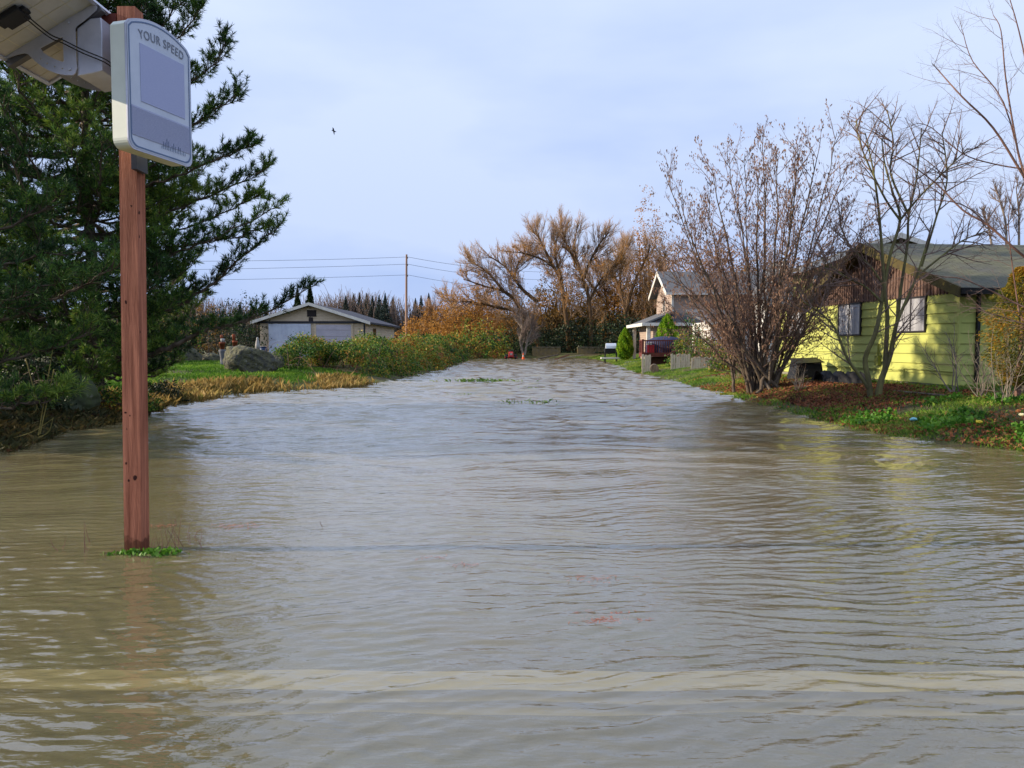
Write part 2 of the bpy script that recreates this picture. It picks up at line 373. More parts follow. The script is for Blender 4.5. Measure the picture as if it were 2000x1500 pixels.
# real wave relief where the flood is in view, flat sheets around it
wr = np.random.default_rng(12)
ys = [2.2]
while ys[-1] < 96: ys.append(ys[-1] + max(.016, .0019 * ys[-1]))
ys = np.array(ys); xs = np.concatenate([np.arange(-14.5, -9, .09), np.arange(-9, 9, .033), np.arange(9, 14.6, .09)])
Xw, Yw_ = np.meshgrid(xs, ys); dyr = np.gradient(ys)[:, None]; Zw = np.zeros_like(Xw)
patch = .5 + .5 * np.sin(Xw * .37 + .8 * np.sin(Yw_ * .21)) * np.sin(Yw_ * .29 + .7 * np.sin(Xw * .5 + 1))
Xq = Xw + .16 * np.sin(Yw_ * 2.3 + 1.4 * np.sin(Xw * 1.1)) + .3 * np.sin(Yw_ * .8 + Xw * .6)
Yq = Yw_ + .07 * np.sin(Xw * 2.9 + 1.2 * np.sin(Yw_ * 1.7)) + .16 * np.sin(Xw * 1.05 + Yw_ * .9) + .03 * np.sin(Xw * 7.3 + Yw_ * 3.1)
def train(n, l0, l1, a0, spread, steep, mask=1.0, cusp=.7):
    global Zw
    for k in range(n):
        lam = l0 * (l1 / l0) ** wr.random(); th = R(a0 + wr.normal() * spread); kx, ky = 2 * np.pi / lam * math.sin(th), 2 * np.pi / lam * math.cos(th)
        amp = steep * lam / (2 * np.pi) / math.sqrt(n / 2); ph = wr.random() * 6.28 + .5 * np.sin(Xw * wr.uniform(.3, .9) + Yw_ * wr.uniform(.2, .6) + wr.random() * 6)
        q = Xq * kx + Yq * ky + ph; vis = np.clip(lam / (2.6 * dyr) - .4, 0, 1); env = .55 + .45 * np.sin(Xw * wr.uniform(.5, 1.4) + Yw_ * wr.uniform(.5, 1.6) + wr.random() * 6)
        Zw += amp * ((1 - cusp) * np.sin(q) + cusp * 2.6 * (.63 - np.abs(np.sin(q / 2)))) * vis * mask * env
train(12, .5, 1.4, -10, 14, .036, 1.0, .2)
train(12, .12, .24, -12, 11, .15, .5 + .7 * patch)
train(12, .07, .115, -14, 20, .12, .4 + .8 * patch)
left = np.clip((.4 - Xw) / 1.6, 0, 1) * np.clip((7.8 - Yw_) / 2.5, 0, 1)
train(4, .10, .13, 34, 3, .085, left); train(4, .11, .14, -40, 4, .07, left)
train(16, .45, 1.5, -4, 20, .30, np.clip((Yw_ - 6) / 16, 0, 1), .3)
idx = np.arange(Xw.size).reshape(Xw.shape)
Fw = np.stack([idx[:-1, :-1], idx[:-1, 1:], idx[1:, 1:], idx[1:, :-1]], -1).reshape(-1, 4)
Vw = np.stack([Xw, Yw_, Zw], -1).reshape(-1, 3); nV = len(Vw); x0_, x1_, y0_, y1_ = xs[0], xs[-1], ys[0], ys[-1]
ext = np.array([[-80, -60, 0], [90, -60, 0], [90, y0_, 0], [-80, y0_, 0], [-80, y1_, 0], [x0_, y0_, 0], [x0_, y1_, 0], [x1_, y0_, 0], [90, y1_, 0], [x1_, y1_, 0]])
Fe = nV + np.array([[0, 1, 2, 3], [3, 5, 6, 4], [7, 2, 8, 9]])
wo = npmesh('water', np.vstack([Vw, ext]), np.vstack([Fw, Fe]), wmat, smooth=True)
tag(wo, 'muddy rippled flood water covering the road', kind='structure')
# pale warm strip across the near water, just below the surface
lm = M('pale_warm_strip', (1.0, .78, .36, 1), (.96, .72, .30, 1), 6, .8, stretch=(1, 3, 1))
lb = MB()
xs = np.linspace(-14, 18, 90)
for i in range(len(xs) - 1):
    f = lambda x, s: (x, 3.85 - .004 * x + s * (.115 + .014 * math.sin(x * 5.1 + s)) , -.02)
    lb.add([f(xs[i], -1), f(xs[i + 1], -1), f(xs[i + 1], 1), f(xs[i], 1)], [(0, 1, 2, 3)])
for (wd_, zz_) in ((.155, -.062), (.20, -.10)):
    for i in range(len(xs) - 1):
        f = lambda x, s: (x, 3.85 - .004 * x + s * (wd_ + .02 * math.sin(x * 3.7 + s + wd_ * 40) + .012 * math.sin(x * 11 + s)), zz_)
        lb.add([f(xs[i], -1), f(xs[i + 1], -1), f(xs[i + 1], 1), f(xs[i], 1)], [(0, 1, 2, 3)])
lm2 = M('strip_margin', (.60, .46, .22, 1), (.48, .36, .18, 1), 5, .9)  # duller, wider sheets under the strip that feather its edges
lo_ = lb.build('submerged_pale_strip', lm); lo_.data.materials.append(lm2); nl = len(xs) - 1
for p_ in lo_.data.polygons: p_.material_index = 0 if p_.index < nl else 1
tag(lo_, 'pale warm strip showing through the shallow water', kind='structure')

# ------------------------------------------------------------------ the speed sign
def frame(o, t, n):
    o, t, n = Vector(o), Vector(t).normalized(), Vector(n).normalized()
    return lambda v: o + t * v[0] + n * v[1] + Vector((0, 0, 1)) * v[2]
def plate(outer, holes, t):
    """flat plate with holes in local x,z ; thickness t along y -> MB"""
    cu = bpy.data.curves.new('tmp', 'CURVE'); cu.dimensions = '2D'; cu.fill_mode = 'BOTH'; cu.extrude = t / 2
    for pl in [outer] + holes:
        s = cu.splines.new('POLY'); s.points.add(len(pl) - 1); s.use_cyclic_u = True
        for p, (x, z) in zip(s.points, pl): p.co = (x, z, 0, 1)
    ob = bpy.data.objects.new('tmp', cu); C.objects.link(ob); me = ob.to_mesh()
    mb = MB(); mb.add([(v.co.x, v.co.z, v.co.y) for v in me.vertices], [tuple(p.vertices) for p in me.polygons])
    ob.to_mesh_clear(); bpy.data.objects.remove(ob); bpy.data.curves.remove(cu); return mb

wood = M('red_brown_stained_wood', S(132, 76, 56), S(192, 122, 94), 14, .8, .006, 90, stretch=(1.8, 1.8, .10), detail=9, spec=.2)
wood_dark = M('dark_red_wood', S(92, 42, 36), S(118, 60, 48), 9, .8, .002, 60, stretch=(1.6, 1.6, .15))
alu = M('brushed_aluminium', S(196, 196, 206), S(170, 172, 184), 3, .38, metal=.35)
cream = M('cream_enamel_housing', S(222, 226, 212), S(208, 212, 198), 2, .42)
facem = M('reflective_sign_white', S(205, 212, 226), S(192, 200, 216), 5, .5)
blue_b = M('sign_border_blue', S(96, 116, 150), rough=.5)
lilac = M('dark_display_panel', S(174, 180, 212), S(162, 168, 204), 60, .45, stretch=(1, 1, 6))
lilac2 = M('louvred_lower_panel', S(184, 188, 212), S(164, 170, 200), 50, .5, stretch=(1, 1, 5))
nt = wood.node_tree; bs = nt.nodes['Principled BSDF']; tc_ = nt.nodes.new('ShaderNodeTexCoord'); se = nt.nodes.new('ShaderNodeSeparateXYZ'); nn_ = nt.nodes.new('ShaderNodeTexNoise'); nn_.inputs['Scale'].default_value = 14
nt.links.new(tc_.outputs['Object'], se.inputs[0]); nt.links.new(tc_.outputs['Object'], nn_.inputs['Vector'])
m_a = nt.nodes.new('ShaderNodeMath'); m_a.operation = 'MULTIPLY_ADD'; m_a.inputs[1].default_value = .16; nt.links.new(nn_.outputs[0], m_a.inputs[0])
m_b = nt.nodes.new('ShaderNodeMath'); m_b.operation = 'MULTIPLY_ADD'; m_b.inputs[1].default_value = -1; m_b.inputs[2].default_value = .045; nt.links.new(se.outputs['Z'], m_b.inputs[0]); nt.links.new(m_b.outputs[0], m_a.inputs[2])
m_c = nt.nodes.new('ShaderNodeMath'); m_c.operation = 'MULTIPLY'; m_c.inputs[1].default_value = 30; m_c.use_clamp = True; nt.links.new(m_a.outputs[0], m_c.inputs[0])
mxw = nt.nodes.new('ShaderNodeMix'); mxw.data_type = 'RGBA'; mxw.blend_type = 'MULTIPLY'; mxw.inputs['B'].default_value = (.42, .36, .32, 1); nt.links.new(m_c.outputs[0], mxw.inputs['Factor'])
nt.links.new(bs.inputs['Base Color'].links[0].from_socket, mxw.inputs['A']); nt.links.new(mxw.outputs['Result'], bs.inputs['Base Color'])
pb = (-3.1, 6.27, 0)
sign = thing('speed_sign', 'solar powered YOUR SPEED display sign on a red-brown wooden post standing in the water', 'road sign', pb)
mb = MB(); lean = .055; zt = 4.36; h2 = .07
zs = np.linspace(-.35, zt, 24)
for i in range(len(zs) - 1):
    q = []
    for z in (zs[i], zs[i + 1]):
        x = pb[0] + lean * max(z, 0) / 4.3
        q += [(x - h2, 6.2, z), (x + h2, 6.2, z), (x + h2, 6.34, z), (x - h2, 6.34, z)]
    mb.add(q, [(0, 1, 5, 4), (1, 2, 6, 5), (2, 3, 7, 6), (3, 0, 4, 7)] + ([(4, 5, 6, 7)] if i == len(zs) - 2 else []))
mb.build('post', wood, sign)
# knots and nail holes on the post
rr = random.Random(4); kb = MB(); km = M('wood_knot', S(60, 28, 22), rough=.9)
for i in range(15):
    z = rr.uniform(.2, 4.1); side = rr.random() < .6; x0 = pb[0] + lean * z / 4.3; r = rr.uniform(.006, .014); k = 7; sx_, sz_ = rr.uniform(.5, 1.6), rr.uniform(.8, 2.0)
    ctr = (x0 + rr.uniform(-.05, .05), 6.1985, z) if side else (x0 + h2 + .0015, 6.27 + rr.uniform(-.05, .05), z)
    pts = []
    for j in range(k):
        a = 2 * math.pi * j / k; q = r * rr.uniform(.6, 1.2)
        pts.append((ctr[0] + q * sx_ * math.cos(a), ctr[1], ctr[2] + q * sz_ * math.sin(a)) if side else (ctr[0], ctr[1] + q * sx_ * math.cos(a), ctr[2] + q * sz_ * math.sin(a)))
    kb.add(pts, [tuple(range(k))])
kb.build('knot_stains', km, sign)
# sign box : local x = along face, y = outward, z = up
fo = Vector((-2.83, 5.75, 0)); ft = Vector((.19, .68, 0)).normalized(); fn = Vector((.963, -.27, 0)).normalized(); SF = frame(fo, ft, fn); SW = .706
def outline(inset=0.0, nb=10):
    z0, z1 = 3.15 + inset, 4.075 - inset; x0, x1 = inset, SW - inset; rc = .07
    pts = []
    def arc(cx, cz, a0, a1, r=rc):
        for i in range(7): a = R(a0 + (a1 - a0) * i / 6); pts.append((cx + r * math.cos(a), cz + r * math.sin(a)))
    arc(x0 + rc, z0 + rc, 180, 270); arc(x1 - rc, z0 + rc, 270, 360)
    top = lambda x: z1 + .095 * (1 - ((x - SW / 2) / (SW / 2)) ** 2)
    xr = x1
    pts.append((xr, top(xr) - .02))
    for i in range(1, 20):
        x = x1 - (x1 - x0) * i / 20; pts.append((x, top(x)))
    pts.append((x0, top(x0) - .02)); return pts
def prism(pts, y0, y1):
    m = MB(); n = len(pts); m.add([(x, y0, z) for x, z in pts] + [(x, y1, z) for x, z in pts],
        [tuple(range(n)), tuple(range(n, 2 * n))[::-1]] + [(i, (i + 1) % n, n + (i + 1) % n, n + i) for i in range(n)]); return m
box = prism(outline(.008), -.145, -.012).build('sign_housing', cream, sign, xf=SF)
lip = prism(outline(0), -.0115, 0).build('sign_rim', alu, box, xf=SF)
def ring(o1, o2, y):
    m = MB(); n = len(o1); m.add([(x, y, z) for x, z in o1] + [(x, y, z) for x, z in o2], [(i, (i + 1) % n, n + (i + 1) % n, n + i) for i in range(n)]); return m
fc = MB(); o1 = outline(.012); fc.add([(x, .0025, z) for x, z in o1], [tuple(range(len(o1)))]); face = fc.build('sign_face', facem, sign, xf=SF)
ring(outline(.022), outline(.033), .005).build('border', blue_b, face, xf=SF)
d = MB(); d.box((.135, .003, 3.525), (.62, .007, 3.955)); d.build('speed_display', lilac, face, xf=SF)
lo = MB(); lo.box((.036, .003, 3.255), (.67, .0065, 3.475))
for i in range(22): z = 3.26 + i * .0095; lo.box((.037, .0065, z), (.669, .0088, z + .003))
lo.build('louvre_panel', lilac2, face, xf=SF)
sp = MB()  # thin upright marks of uneven height along the lower panel
for i in range(15):
    x = .34 + i * .019; hh = rr.uniform(.015, .085) * (1.2 - abs(i - 4) * .07); sp.box((x, .009, 3.225), (x + .004, .0105, 3.225 + max(hh, .02)))
sp.build('spike_marks', blue_b, face, xf=SF)
tx = bpy.data.curves.new('tmp', 'FONT'); tx.body = 'YOUR SPEED'; tx.size = .092; tx.align_x = 'CENTER'; tx.extrude = 0; tx.space_character = 1.12; tx.offset = .0012
ob = bpy.data.objects.new('tmp', tx); C.objects.link(ob); bpy.context.view_layer.update(); me = ob.to_mesh()
tb = MB(); xm = max(abs(v.co.x) for v in me.vertices)
def bend(x, z):
    x = x * .245 / xm; Rr = 1.25; a = x / Rr; return (SW / 2 + .02 + (Rr + z) * math.sin(a), .006, 4.012 - Rr + (Rr + z) * math.cos(a))
tb.add([bend(v.co.x, v.co.y) for v in me.vertices], [tuple(p.vertices) for p in me.polygons])
ob.to_mesh_clear(); bpy.data.objects.remove(ob)
tb.build('lettering', M('sign_lettering_grey', S(122, 128, 142), rough=.6), face, xf=SF)
bk = MB(); bk.box((-2.985, 6.1, 3.07), (-2.94, 6.28, 3.2)); bk.build('mounting_bracket', M('dark_steel', S(60, 60, 64), rough=.5, metal=.6), sign)
# backing board and bracket plates (in planes facing the viewer)
def screen_plate(px, Yp): return [((P(x, y, Yp).x), (P(x, y, Yp).z)) for x, y in px]
bd = MB(); q0 = P(203, 128, 6.22); q1 = P(226, 28, 6.22); bd.box((q0.x, 6.2, q0.z), (pb[0] - h2 + .045, 6.335, q1.z)); bd.build('backing_board', wood_dark, sign)
Yb = 6.02
outer = [(0, 99), (60, 68), (120, 37), (172, 9), (180, 5), (187, 8), (190, 14), (188, 20), (180, 27), (165, 40), (150, 51), (147, 56), (148, 90), (150, 135), (148, 142), (143, 147), (128, 147), (112, 144), (96, 138), (82, 130), (68, 119), (60, 111), (55, 106), (48, 104), (34, 107), (0, 119)]
hole = [(79, 94), (100, 83), (122, 72), (123, 74), (125, 119), (122, 121), (108, 116), (94, 109), (84, 102)]
def tri_holes(): 
    hs = [hole]
    for (cx, cy) in ((79.5, 115), (92, 124), (107, 130.5), (122, 134)): hs.append([(cx + 1.5 * math.cos(a * .785), cy + 1.5 * math.sin(a * .785)) for a in range(8)])
    return hs
def put_plate(outer, holes, Yp, t, name, par):
    m = plate(screen_plate(outer, Yp), [screen_plate(h_, Yp) for h_ in holes], t)
    return m.build(name, alu, par, xf=lambda v: Vector((v.x, Yp + v.y, v.z)))
pl = put_plate(outer, tri_holes(), Yb, .006, 'tilt_bracket', sign)
for (x, y) in ((137, 135), (133, 44)):
    c = P(x, y, Yb); MB().tube([(c.x, Yb - .016, c.z), (c.x, Yb - .003, c.z)], .013, 10).build('bolt', alu, pl)
outer2 = [(118, 150), (140, 140), (160, 132), (205, 126), (214, 150), (214, 168), (206, 176), (192, 178), (165, 172), (140, 163)]
h2s = [[(cx + 1.4 * math.cos(a * .785), cy + 1.4 * math.sin(a * .785)) for a in range(8)] for cx, cy in ((140, 152), (153, 158), (167, 162))]
p2 = put_plate(outer2, h2s, 6.5, .006, 'tilt_bracket', sign)
c = P(181, 162, 6.5); b2 = MB(); b2.tube([(c.x, 6.48, c.z), (c.x, 6.497, c.z)], .016, 10); b2.build('bolt', M('dark_steel', S(60, 60, 64)), p2)
# battery cabinet
def prism_y(px, Ya, Yb_): 
    ctr = [(P(x, y, Ya).x, P(x, y, Ya).z) for x, y in px]; m = MB(); n = len(ctr)
    return m.add([(x, Ya, z) for x, z in ctr] + [(x, Yb_, z) for x, z in ctr], [tuple(range(n))[::-1], tuple(range(n, 2 * n))] + [(i, (i + 1) % n, n + (i + 1) % n, n + i) for i in range(n)])
cab = prism_y([(150, 56), (176, 36), (197, 34), (199, 60), (200, 138), (180, 143), (151, 148), (150, 100)], 6.04, 6.44).build('battery_cabinet', alu, sign, bevel=.006)
# solar panel: tilted up to the left, long side running away from the viewer
A = P(95, 168, 6.6); B = P(263, 67, 6.6); U = (B - A); Ul = U.length; U.normalize(); PL = 1.19; nrm = U.cross(Vector((0, -1, 0))).normalized()
if nrm.z < 0: nrm = -nrm
def PF(v): return A + U * v[0] + Vector((0, -1, 0)) * v[1] + nrm * v[2]
fr_ = MB(); t_ = .035; wd = .03
fr_.box((0, 0, 0), (Ul, wd, t_)); fr_.box((0, PL - wd, 0), (Ul, PL, t_)); fr_.box((0, wd, 0), (wd, PL - wd, t_)); fr_.box((Ul - wd, wd, 0), (Ul, PL - wd, t_))
back = M('solar_backsheet', S(200, 198, 196), S(176, 174, 172), 3, .7)
pn = MB(); pn.box((wd - .004, wd - .004, .018), (Ul - wd + .004, PL - wd + .004, .027)); pan = pn.build('solar_panel', back, sign, xf=PF)
fr_.build('panel_frame', alu, pan, xf=PF)
gr = MB()
for i in range(1, 5): x = Ul * i / 5; gr.box((x - .003, wd, .0165), (x + .003, PL - wd, .0178))
for i in range(1, 8): y = PL * i / 8; gr.box((wd, y - .003, .0145), (Ul - wd, y + .003, .0162))
gr.build('cell_grid', M('cell_grid_pale', S(205, 200, 180), rough=.7), pan, xf=PF)
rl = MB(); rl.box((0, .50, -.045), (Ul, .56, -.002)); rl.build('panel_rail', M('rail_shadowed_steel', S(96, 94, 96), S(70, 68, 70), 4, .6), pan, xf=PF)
jb = MB(); jb.box((.28, .86, -.03), (.45, 1.02, .012)); jb.box((.25, .9, -.024), (.48, .98, .008)); jb.build('junction_box', black, pan, xf=PF, bevel=.006)
c0 = P(48, 34, 5.62); c1 = P(95, 72, 5.9); c2 = P(122, 84, 5.97); c3 = P(160, 103, 5.98); c4 = P(205, 122, 6.0); c5 = P(228, 140, 6.1); c6 = P(240, 150, 6.18)
for k in range(2):
    off = Vector((.012 * k, -.01 * k, .018 * k)); MB().tube([Vector(q) + off for q in spline([tuple(v) for v in (c0, c1, c2, c3, c4, c5, c6)], 5)], .005, 6).build('cable', black, sign, smooth=True)
for z in (4.02, 4.2): MB().tube([(pb[0] - .02, 6.185, z), (pb[0] - .02, 6.199, z)], .011, 8).build('screw', alu, sign)
# strap bands round post
st = MB(); st.box((pb[0] - .04, 6.192, 3.80), (pb[0] + .12, 6.199, 3.815)); st.build('strap', black, sign)

# ------------------------------------------------------------------ houses
def siding(mb, s_at, z0, z1, row, d0=0.0, proud=.018, thin=.004):
    """lap boards between s_at(z) -> (s0, s1); each a wedge proud at its bottom"""
    z = z0
    while z < z1 - 1e-4:
        zt_ = min(z + row, z1); a0, a1 = s_at(z); b0, b1 = s_at(zt_)
        if a1 - a0 > .02:
            mb.add([(a0, d0 - .05, z), (a1, d0 - .05, z), (a1, d0 + proud, z), (a0, d0 + proud, z), (b0, d0 - .05, zt_), (b1, d0 - .05, zt_), (b1, d0 + thin, zt_), (b0, d0 + thin, zt_)],
                   [(0, 1, 2, 3), (3, 2, 6, 7), (0, 3, 7, 4), (1, 5, 6, 2), (4, 7, 6, 5)])
        z = zt_
def window(par, XF, s0, s1, z0, z1, d=.02, fm=white_trim, fw=.05, mull=1, curtain=None, sill=False, name='window'):
    f = MB(); f.box((s0, d - .03, z0), (s1, d + .035, z0 + fw)); f.box((s0, d - .03, z1 - fw), (s1, d + .035, z1))
    f.box((s0, d - .03, z0 + fw), (s0 + fw, d + .035, z1 - fw)); f.box((s1 - fw, d - .03, z0 + fw), (s1, d + .035, z1 - fw))
    for i in range(mull):
        x = s0 + (s1 - s0) * (i + 1) / (mull + 1); f.box((x - fw * .45, d - .03, z0 + fw), (x + fw * .45, d + .03, z1 - fw))
    if sill: f.box((s0 - .06, d, z0 - .05), (s1 + .06, d + .07, z0))
    fo_ = f.build(name, fm, par, xf=XF)
    g = MB(); g.add([(s0 + fw * .5, d + .012, z0 + fw * .5), (s1 - fw * .5, d + .012, z0 + fw * .5), (s1 - fw * .5, d + .012, z1 - fw * .5), (s0 + fw * .5, d + .012, z1 - fw * .5)], [(0, 1, 2, 3)])
    g.build('pane', curtain or glass, fo_, xf=XF); return fo_
def roof_slab(mb, quad, t=.12):
    q = [Vector(p) for p in quad]; n = (q[1] - q[0]).cross(q[3] - q[0]).normalized()
    if n.z < 0: n = -n
    mb.slab(q, n, t)
def shingle(name, c1, c2, moss=None):
    m = M(name, c1, c2, 1.4, .9, detail=9, lo=.3, hi=.72, c3=moss)
    nt = m.node_tree; b = nt.nodes['Principled BSDF']; tc = nt.nodes.new('ShaderNodeTexCoord'); br = nt.nodes.new('ShaderNodeTexBrick')
    mp = nt.nodes.new('ShaderNodeMapping'); mp.inputs['Rotation'].default_value = (0, 0, 0)
    nt.links.new(tc.outputs['Object'], mp.inputs[0]); nt.links.new(mp.outputs[0], br.inputs['Vector'])
    br.inputs['Scale'].default_value = 1.0; br.inputs['Brick Width'].default_value = .32; br.inputs['Row Height'].default_value = .14; br.inputs['Mortar Size'].default_value = .012
    br.inputs['Color1'].default_value = (1, 1, 1, 1); br.inputs['Color2'].default_value = (.72, .72, .72, 1); br.inputs['Mortar'].default_value = (.35, .35, .35, 1)
    mx = nt.nodes.new('ShaderNodeMix'); mx.data_type = 'RGBA'; mx.blend_type = 'MULTIPLY'; mx.inputs['Factor'].default_value = .8
    src = b.inputs['Base Color'].links[0].from_socket; nt.links.new(src, mx.inputs['A']); nt.links.new(br.outputs['Color'], mx.inputs['B']); nt.links.new(mx.outputs['Result'], b.inputs['Base Color'])
    return m

# --- lime yellow house
lime = M('lime_yellow_paint', (.50, .51, .13, 1), (.38, .42, .12, 1), 1.6, .7, stretch=(1, 1, .6), lo=.3, hi=.75, detail=8)
brown = M('brown_batten_boards', S(96, 74, 66), S(116, 92, 82), 2, .85, stretch=(6, 6, .4))
moss_fascia = M('mossy_fascia', S(92, 84, 44), S(120, 106, 52), 3, .9, c3=S(70, 60, 40))
roof_green = shingle('mossy_green_shingles', S(98, 97, 90), S(134, 129, 114), S(110, 110, 84))
dkframe = M('dark_window_frame', S(44, 42, 44), rough=.5)
O = Vector((11.62, 20.0, 0)); ax_ = Vector((-.077, .997, 0)).normalized(); bx_ = Vector((.997, .077, 0)).normalized()
yh = thing('yellow_house', 'single-storey lime yellow house with brown gable boards and mossy green roof', 'house', (O.x + 4, O.y + 4, .5))
GW = frame(O, ax_, -bx_)         # gable wall frame: s along wall away from the viewer, d outwards to the road
FW = frame(O, bx_, -ax_)         # front wall: s to the right, d towards the viewer
ZB, ZT = .62, 3.08; PKs, PKz, EVz = 4.2, 4.72, 3.12
w_ = MB(); siding(w_, lambda z: (0, 11.0), ZB, ZT, .273, proud=.04, thin=0); w_.box((0, -.2, ZB - .0), (11, -.052, ZT)); wall1 = w_.build('wall', lime, yh, xf=GW)
w_ = MB(); siding(w_, lambda z: (.03, 14.0), ZB, ZT, .273, proud=.04, thin=0); w_.build('wall', lime, yh, xf=FW)
cn = MB(); cn.box((-.045, -.02, ZB - .02), (.05, .04, ZT)); cn.build('corner_board', lime, wall1, xf=GW)
fb = MB(); fb.box((.03, -.15, -.2), (10.98, -.01, ZB)); fb.build('foundation', M('concrete_footing', S(150, 146, 130), S(120, 116, 100), 3, .9), yh, xf=GW)
fb = MB(); fb.box((.05, -.2, -.2), (14, -.02, ZB)); fb.build('foundation', MC['concrete_footing'], yh, xf=FW)
# brown gable with battens
g = MB(); sl_ = (PKz - EVz) / (PKs + .55)
gtop = lambda s: PKz - .10 - sl_ * abs(s - PKs)
g.add([(-.1, .032, ZT - .03), (8.5, .032, ZT - .03), (PKs, .032, gtop(PKs)), (-.1, -.04, ZT - .03), (8.5, -.04, ZT - .03), (PKs, -.04, gtop(PKs))], [(0, 2, 1), (0, 1, 4, 3), (3, 4, 5)])
s = 0.0
while s < 8.4:
    zt_ = gtop(s + .03)
    if zt_ > ZT + .05: g.box((s, .032, ZT - .06), (s + .045, .055, zt_))
    s += .15
g.build('gable_cladding', brown, yh, xf=GW)
# roof: ridge runs to the right
rf = MB(); bL, bR = -.42, 15.0
def W3(a, b, z): v = O + ax_ * a + bx_ * b; return Vector((v.x, v.y, z))
roof_slab(rf, [W3(-.6, bL, EVz), W3(-.6, bR, EVz), W3(PKs, bR, PKz + .12), W3(PKs, bL, PKz + .12)])
roof_slab(rf, [W3(8.95, bL, EVz), W3(8.95, bR, EVz), W3(PKs, bR, PKz + .12), W3(PKs, bL, PKz + .12)])
roof_slab(rf, [W3(8.2, -.35, ZT + .1), W3(11.8, -.35, ZT + .1), W3(11.8, 5, ZT + 1.3), W3(8.2, 5, ZT + 1.3)], .1)
roof = rf.build('roof', roof_green, yh)
fz = MB()
for (a0, z0_, a1, z1_) in ((-.62, EVz + .02, PKs, PKz + .14), (PKs, PKz + .14, 9.0, EVz + .02)):
    q = [W3(a0, bL - .045, z0_ - .27), W3(a1, bL - .045, z1_ - .27), W3(a1, bL - .045, z1_), W3(a0, bL - .045, z0_)]; fz.slab(q, -bx_, .045)
    q = [W3(a0, bL - .0, z0_ - .24), W3(a0, -.05, z0_ - .24), W3(a1, -.05, z1_ - .24), W3(a1, bL, z1_ - .24)]; fz.slab(q, (0, 0, 1), .02)
fz.build('barge_board', moss_fascia, roof)
ef = MB(); a_ = W3(-.66, bL, 0); b_ = W3(-.66, bR, 0); ef.hexa([W3(-.74, bL, EVz - .17), W3(-.74, bR, EVz - .17), W3(-.61, bR, EVz - .17), W3(-.61, bL, EVz - .17), W3(-.76, bL, EVz - .02), W3(-.76, bR, EVz - .02), W3(-.61, bR, EVz - .02), W3(-.61, bL, EVz - .02)])
ef.build('gutter', black, roof)
cur = M('window_curtain_pale', S(178, 178, 182), S(112, 112, 122), 2.0, .25, stretch=(1, 1, .15), spec=.8)
for (s0, s1, z0, z1, cm) in ((1.35, 2.75, 2.03, 3.04, cur), (4.75, 6.2, 1.98, 3.04, cur), (8.7, 10.2, 2.0, 3.02, cur)):
    window(yh, GW, s0, s1, z0, z1, d=.045, fm=dkframe, fw=.045, curtain=cm, sill=False)
for (s0, s1) in ((1.6, 2.8), (4.2, 5.6)): window(yh, FW, s0, s1, 1.75, 2.9, d=.03, fm=dkframe, fw=.05, curtain=cur)
dp = MB(); dp.box((.42, .03, .7), (.5, .11, ZT + .02)); dp.build('downspout', black, yh, xf=FW)
mt = MB(); mt.box((3.55, .03, 1.05), (3.75, .14, 1.35)); mt.tube([(3.65, .08, 1.35), (3.65, .08, 1.7)], .03, 8); mt.build('meter_box', M('olive_metal', S(110, 116, 50), rough=.6), yh, xf=GW)
pp = MB(); pp.tube([(0.1, .06, .98), (2.3, .06, 1.0), (2.32, .06, .72)], .022, 6); pp.tube([(2.32, .06, .95), (8.0, .06, .95)], .02, 6); pp.build('conduit_pipe', lime, yh, xf=GW)

# --- neighbour house behind it (low gable facing us, white barge boards)
nh = thing('green_gabled_house', 'taller olive green house with white barge boards rising behind the yellow roof', 'house', (18, 38, .5))
Yn = 36.0; pk = P(1760, 455, Yn); e0 = P(1562, 524, Yn); e1 = Vector((pk.x * 2 - e0.x, Yn, e0.z)); olive = M('olive_siding', S(120, 122, 70), S(96, 98, 58), 2, .8)
ww = MB(); x0, x1 = e0.x + .6, e1.x - .6; F0 = frame((0, Yn + .7, 0), (1, 0, 0), (0, -1, 0))
slp = (pk.z - e0.z) / (pk.x - e0.x)
siding(ww, lambda z: (x0, x1) if z < e0.z + .1 else (max(x0, pk.x - (pk.z - .15 - z) / slp), min(x1, pk.x + (pk.z - .15 - z) / slp)), .5, pk.z - .2, .25)
ww.build('wall', olive, nh, xf=F0)
ww = MB(); ww.box((x0, Yn + .75, .5), (x1, Yn + 2.5, e0.z)); ww.build('side_wall', olive, nh)
rr_ = MB(); roof_slab(rr_, [(e0.x, Yn, e0.z), (e0.x, Yn + 3.2, e0.z), (pk.x, Yn + 3.2, pk.z), (pk.x, Yn, pk.z)]); roof_slab(rr_, [(e1.x, Yn, e1.z), (e1.x, Yn + 3.2, e1.z), (pk.x, Yn + 3.2, pk.z), (pk.x, Yn, pk.z)])
nr = rr_.build('roof', shingle('grey_brown_shingles', S(92, 88, 80), S(120, 114, 100)), nh)
bb = MB()
for a, b in ((e0, pk), (pk, e1)):
    bb.slab([(a.x, Yn - .03, a.z - .22), (b.x, Yn - .03, b.z - .22), (b.x, Yn - .03, b.z + .02), (a.x, Yn - .03, a.z + .02)], (0, -1, 0), .04)
bb.build('barge_board', white_trim, nr)
window(nh, F0, x0 + .9, x0 + 2.0, 3.4, 4.6, d=.02)
window(nh, F0, x0 + .3, x0 + .5, 3.0, 5.0, d=.02, mull=0)

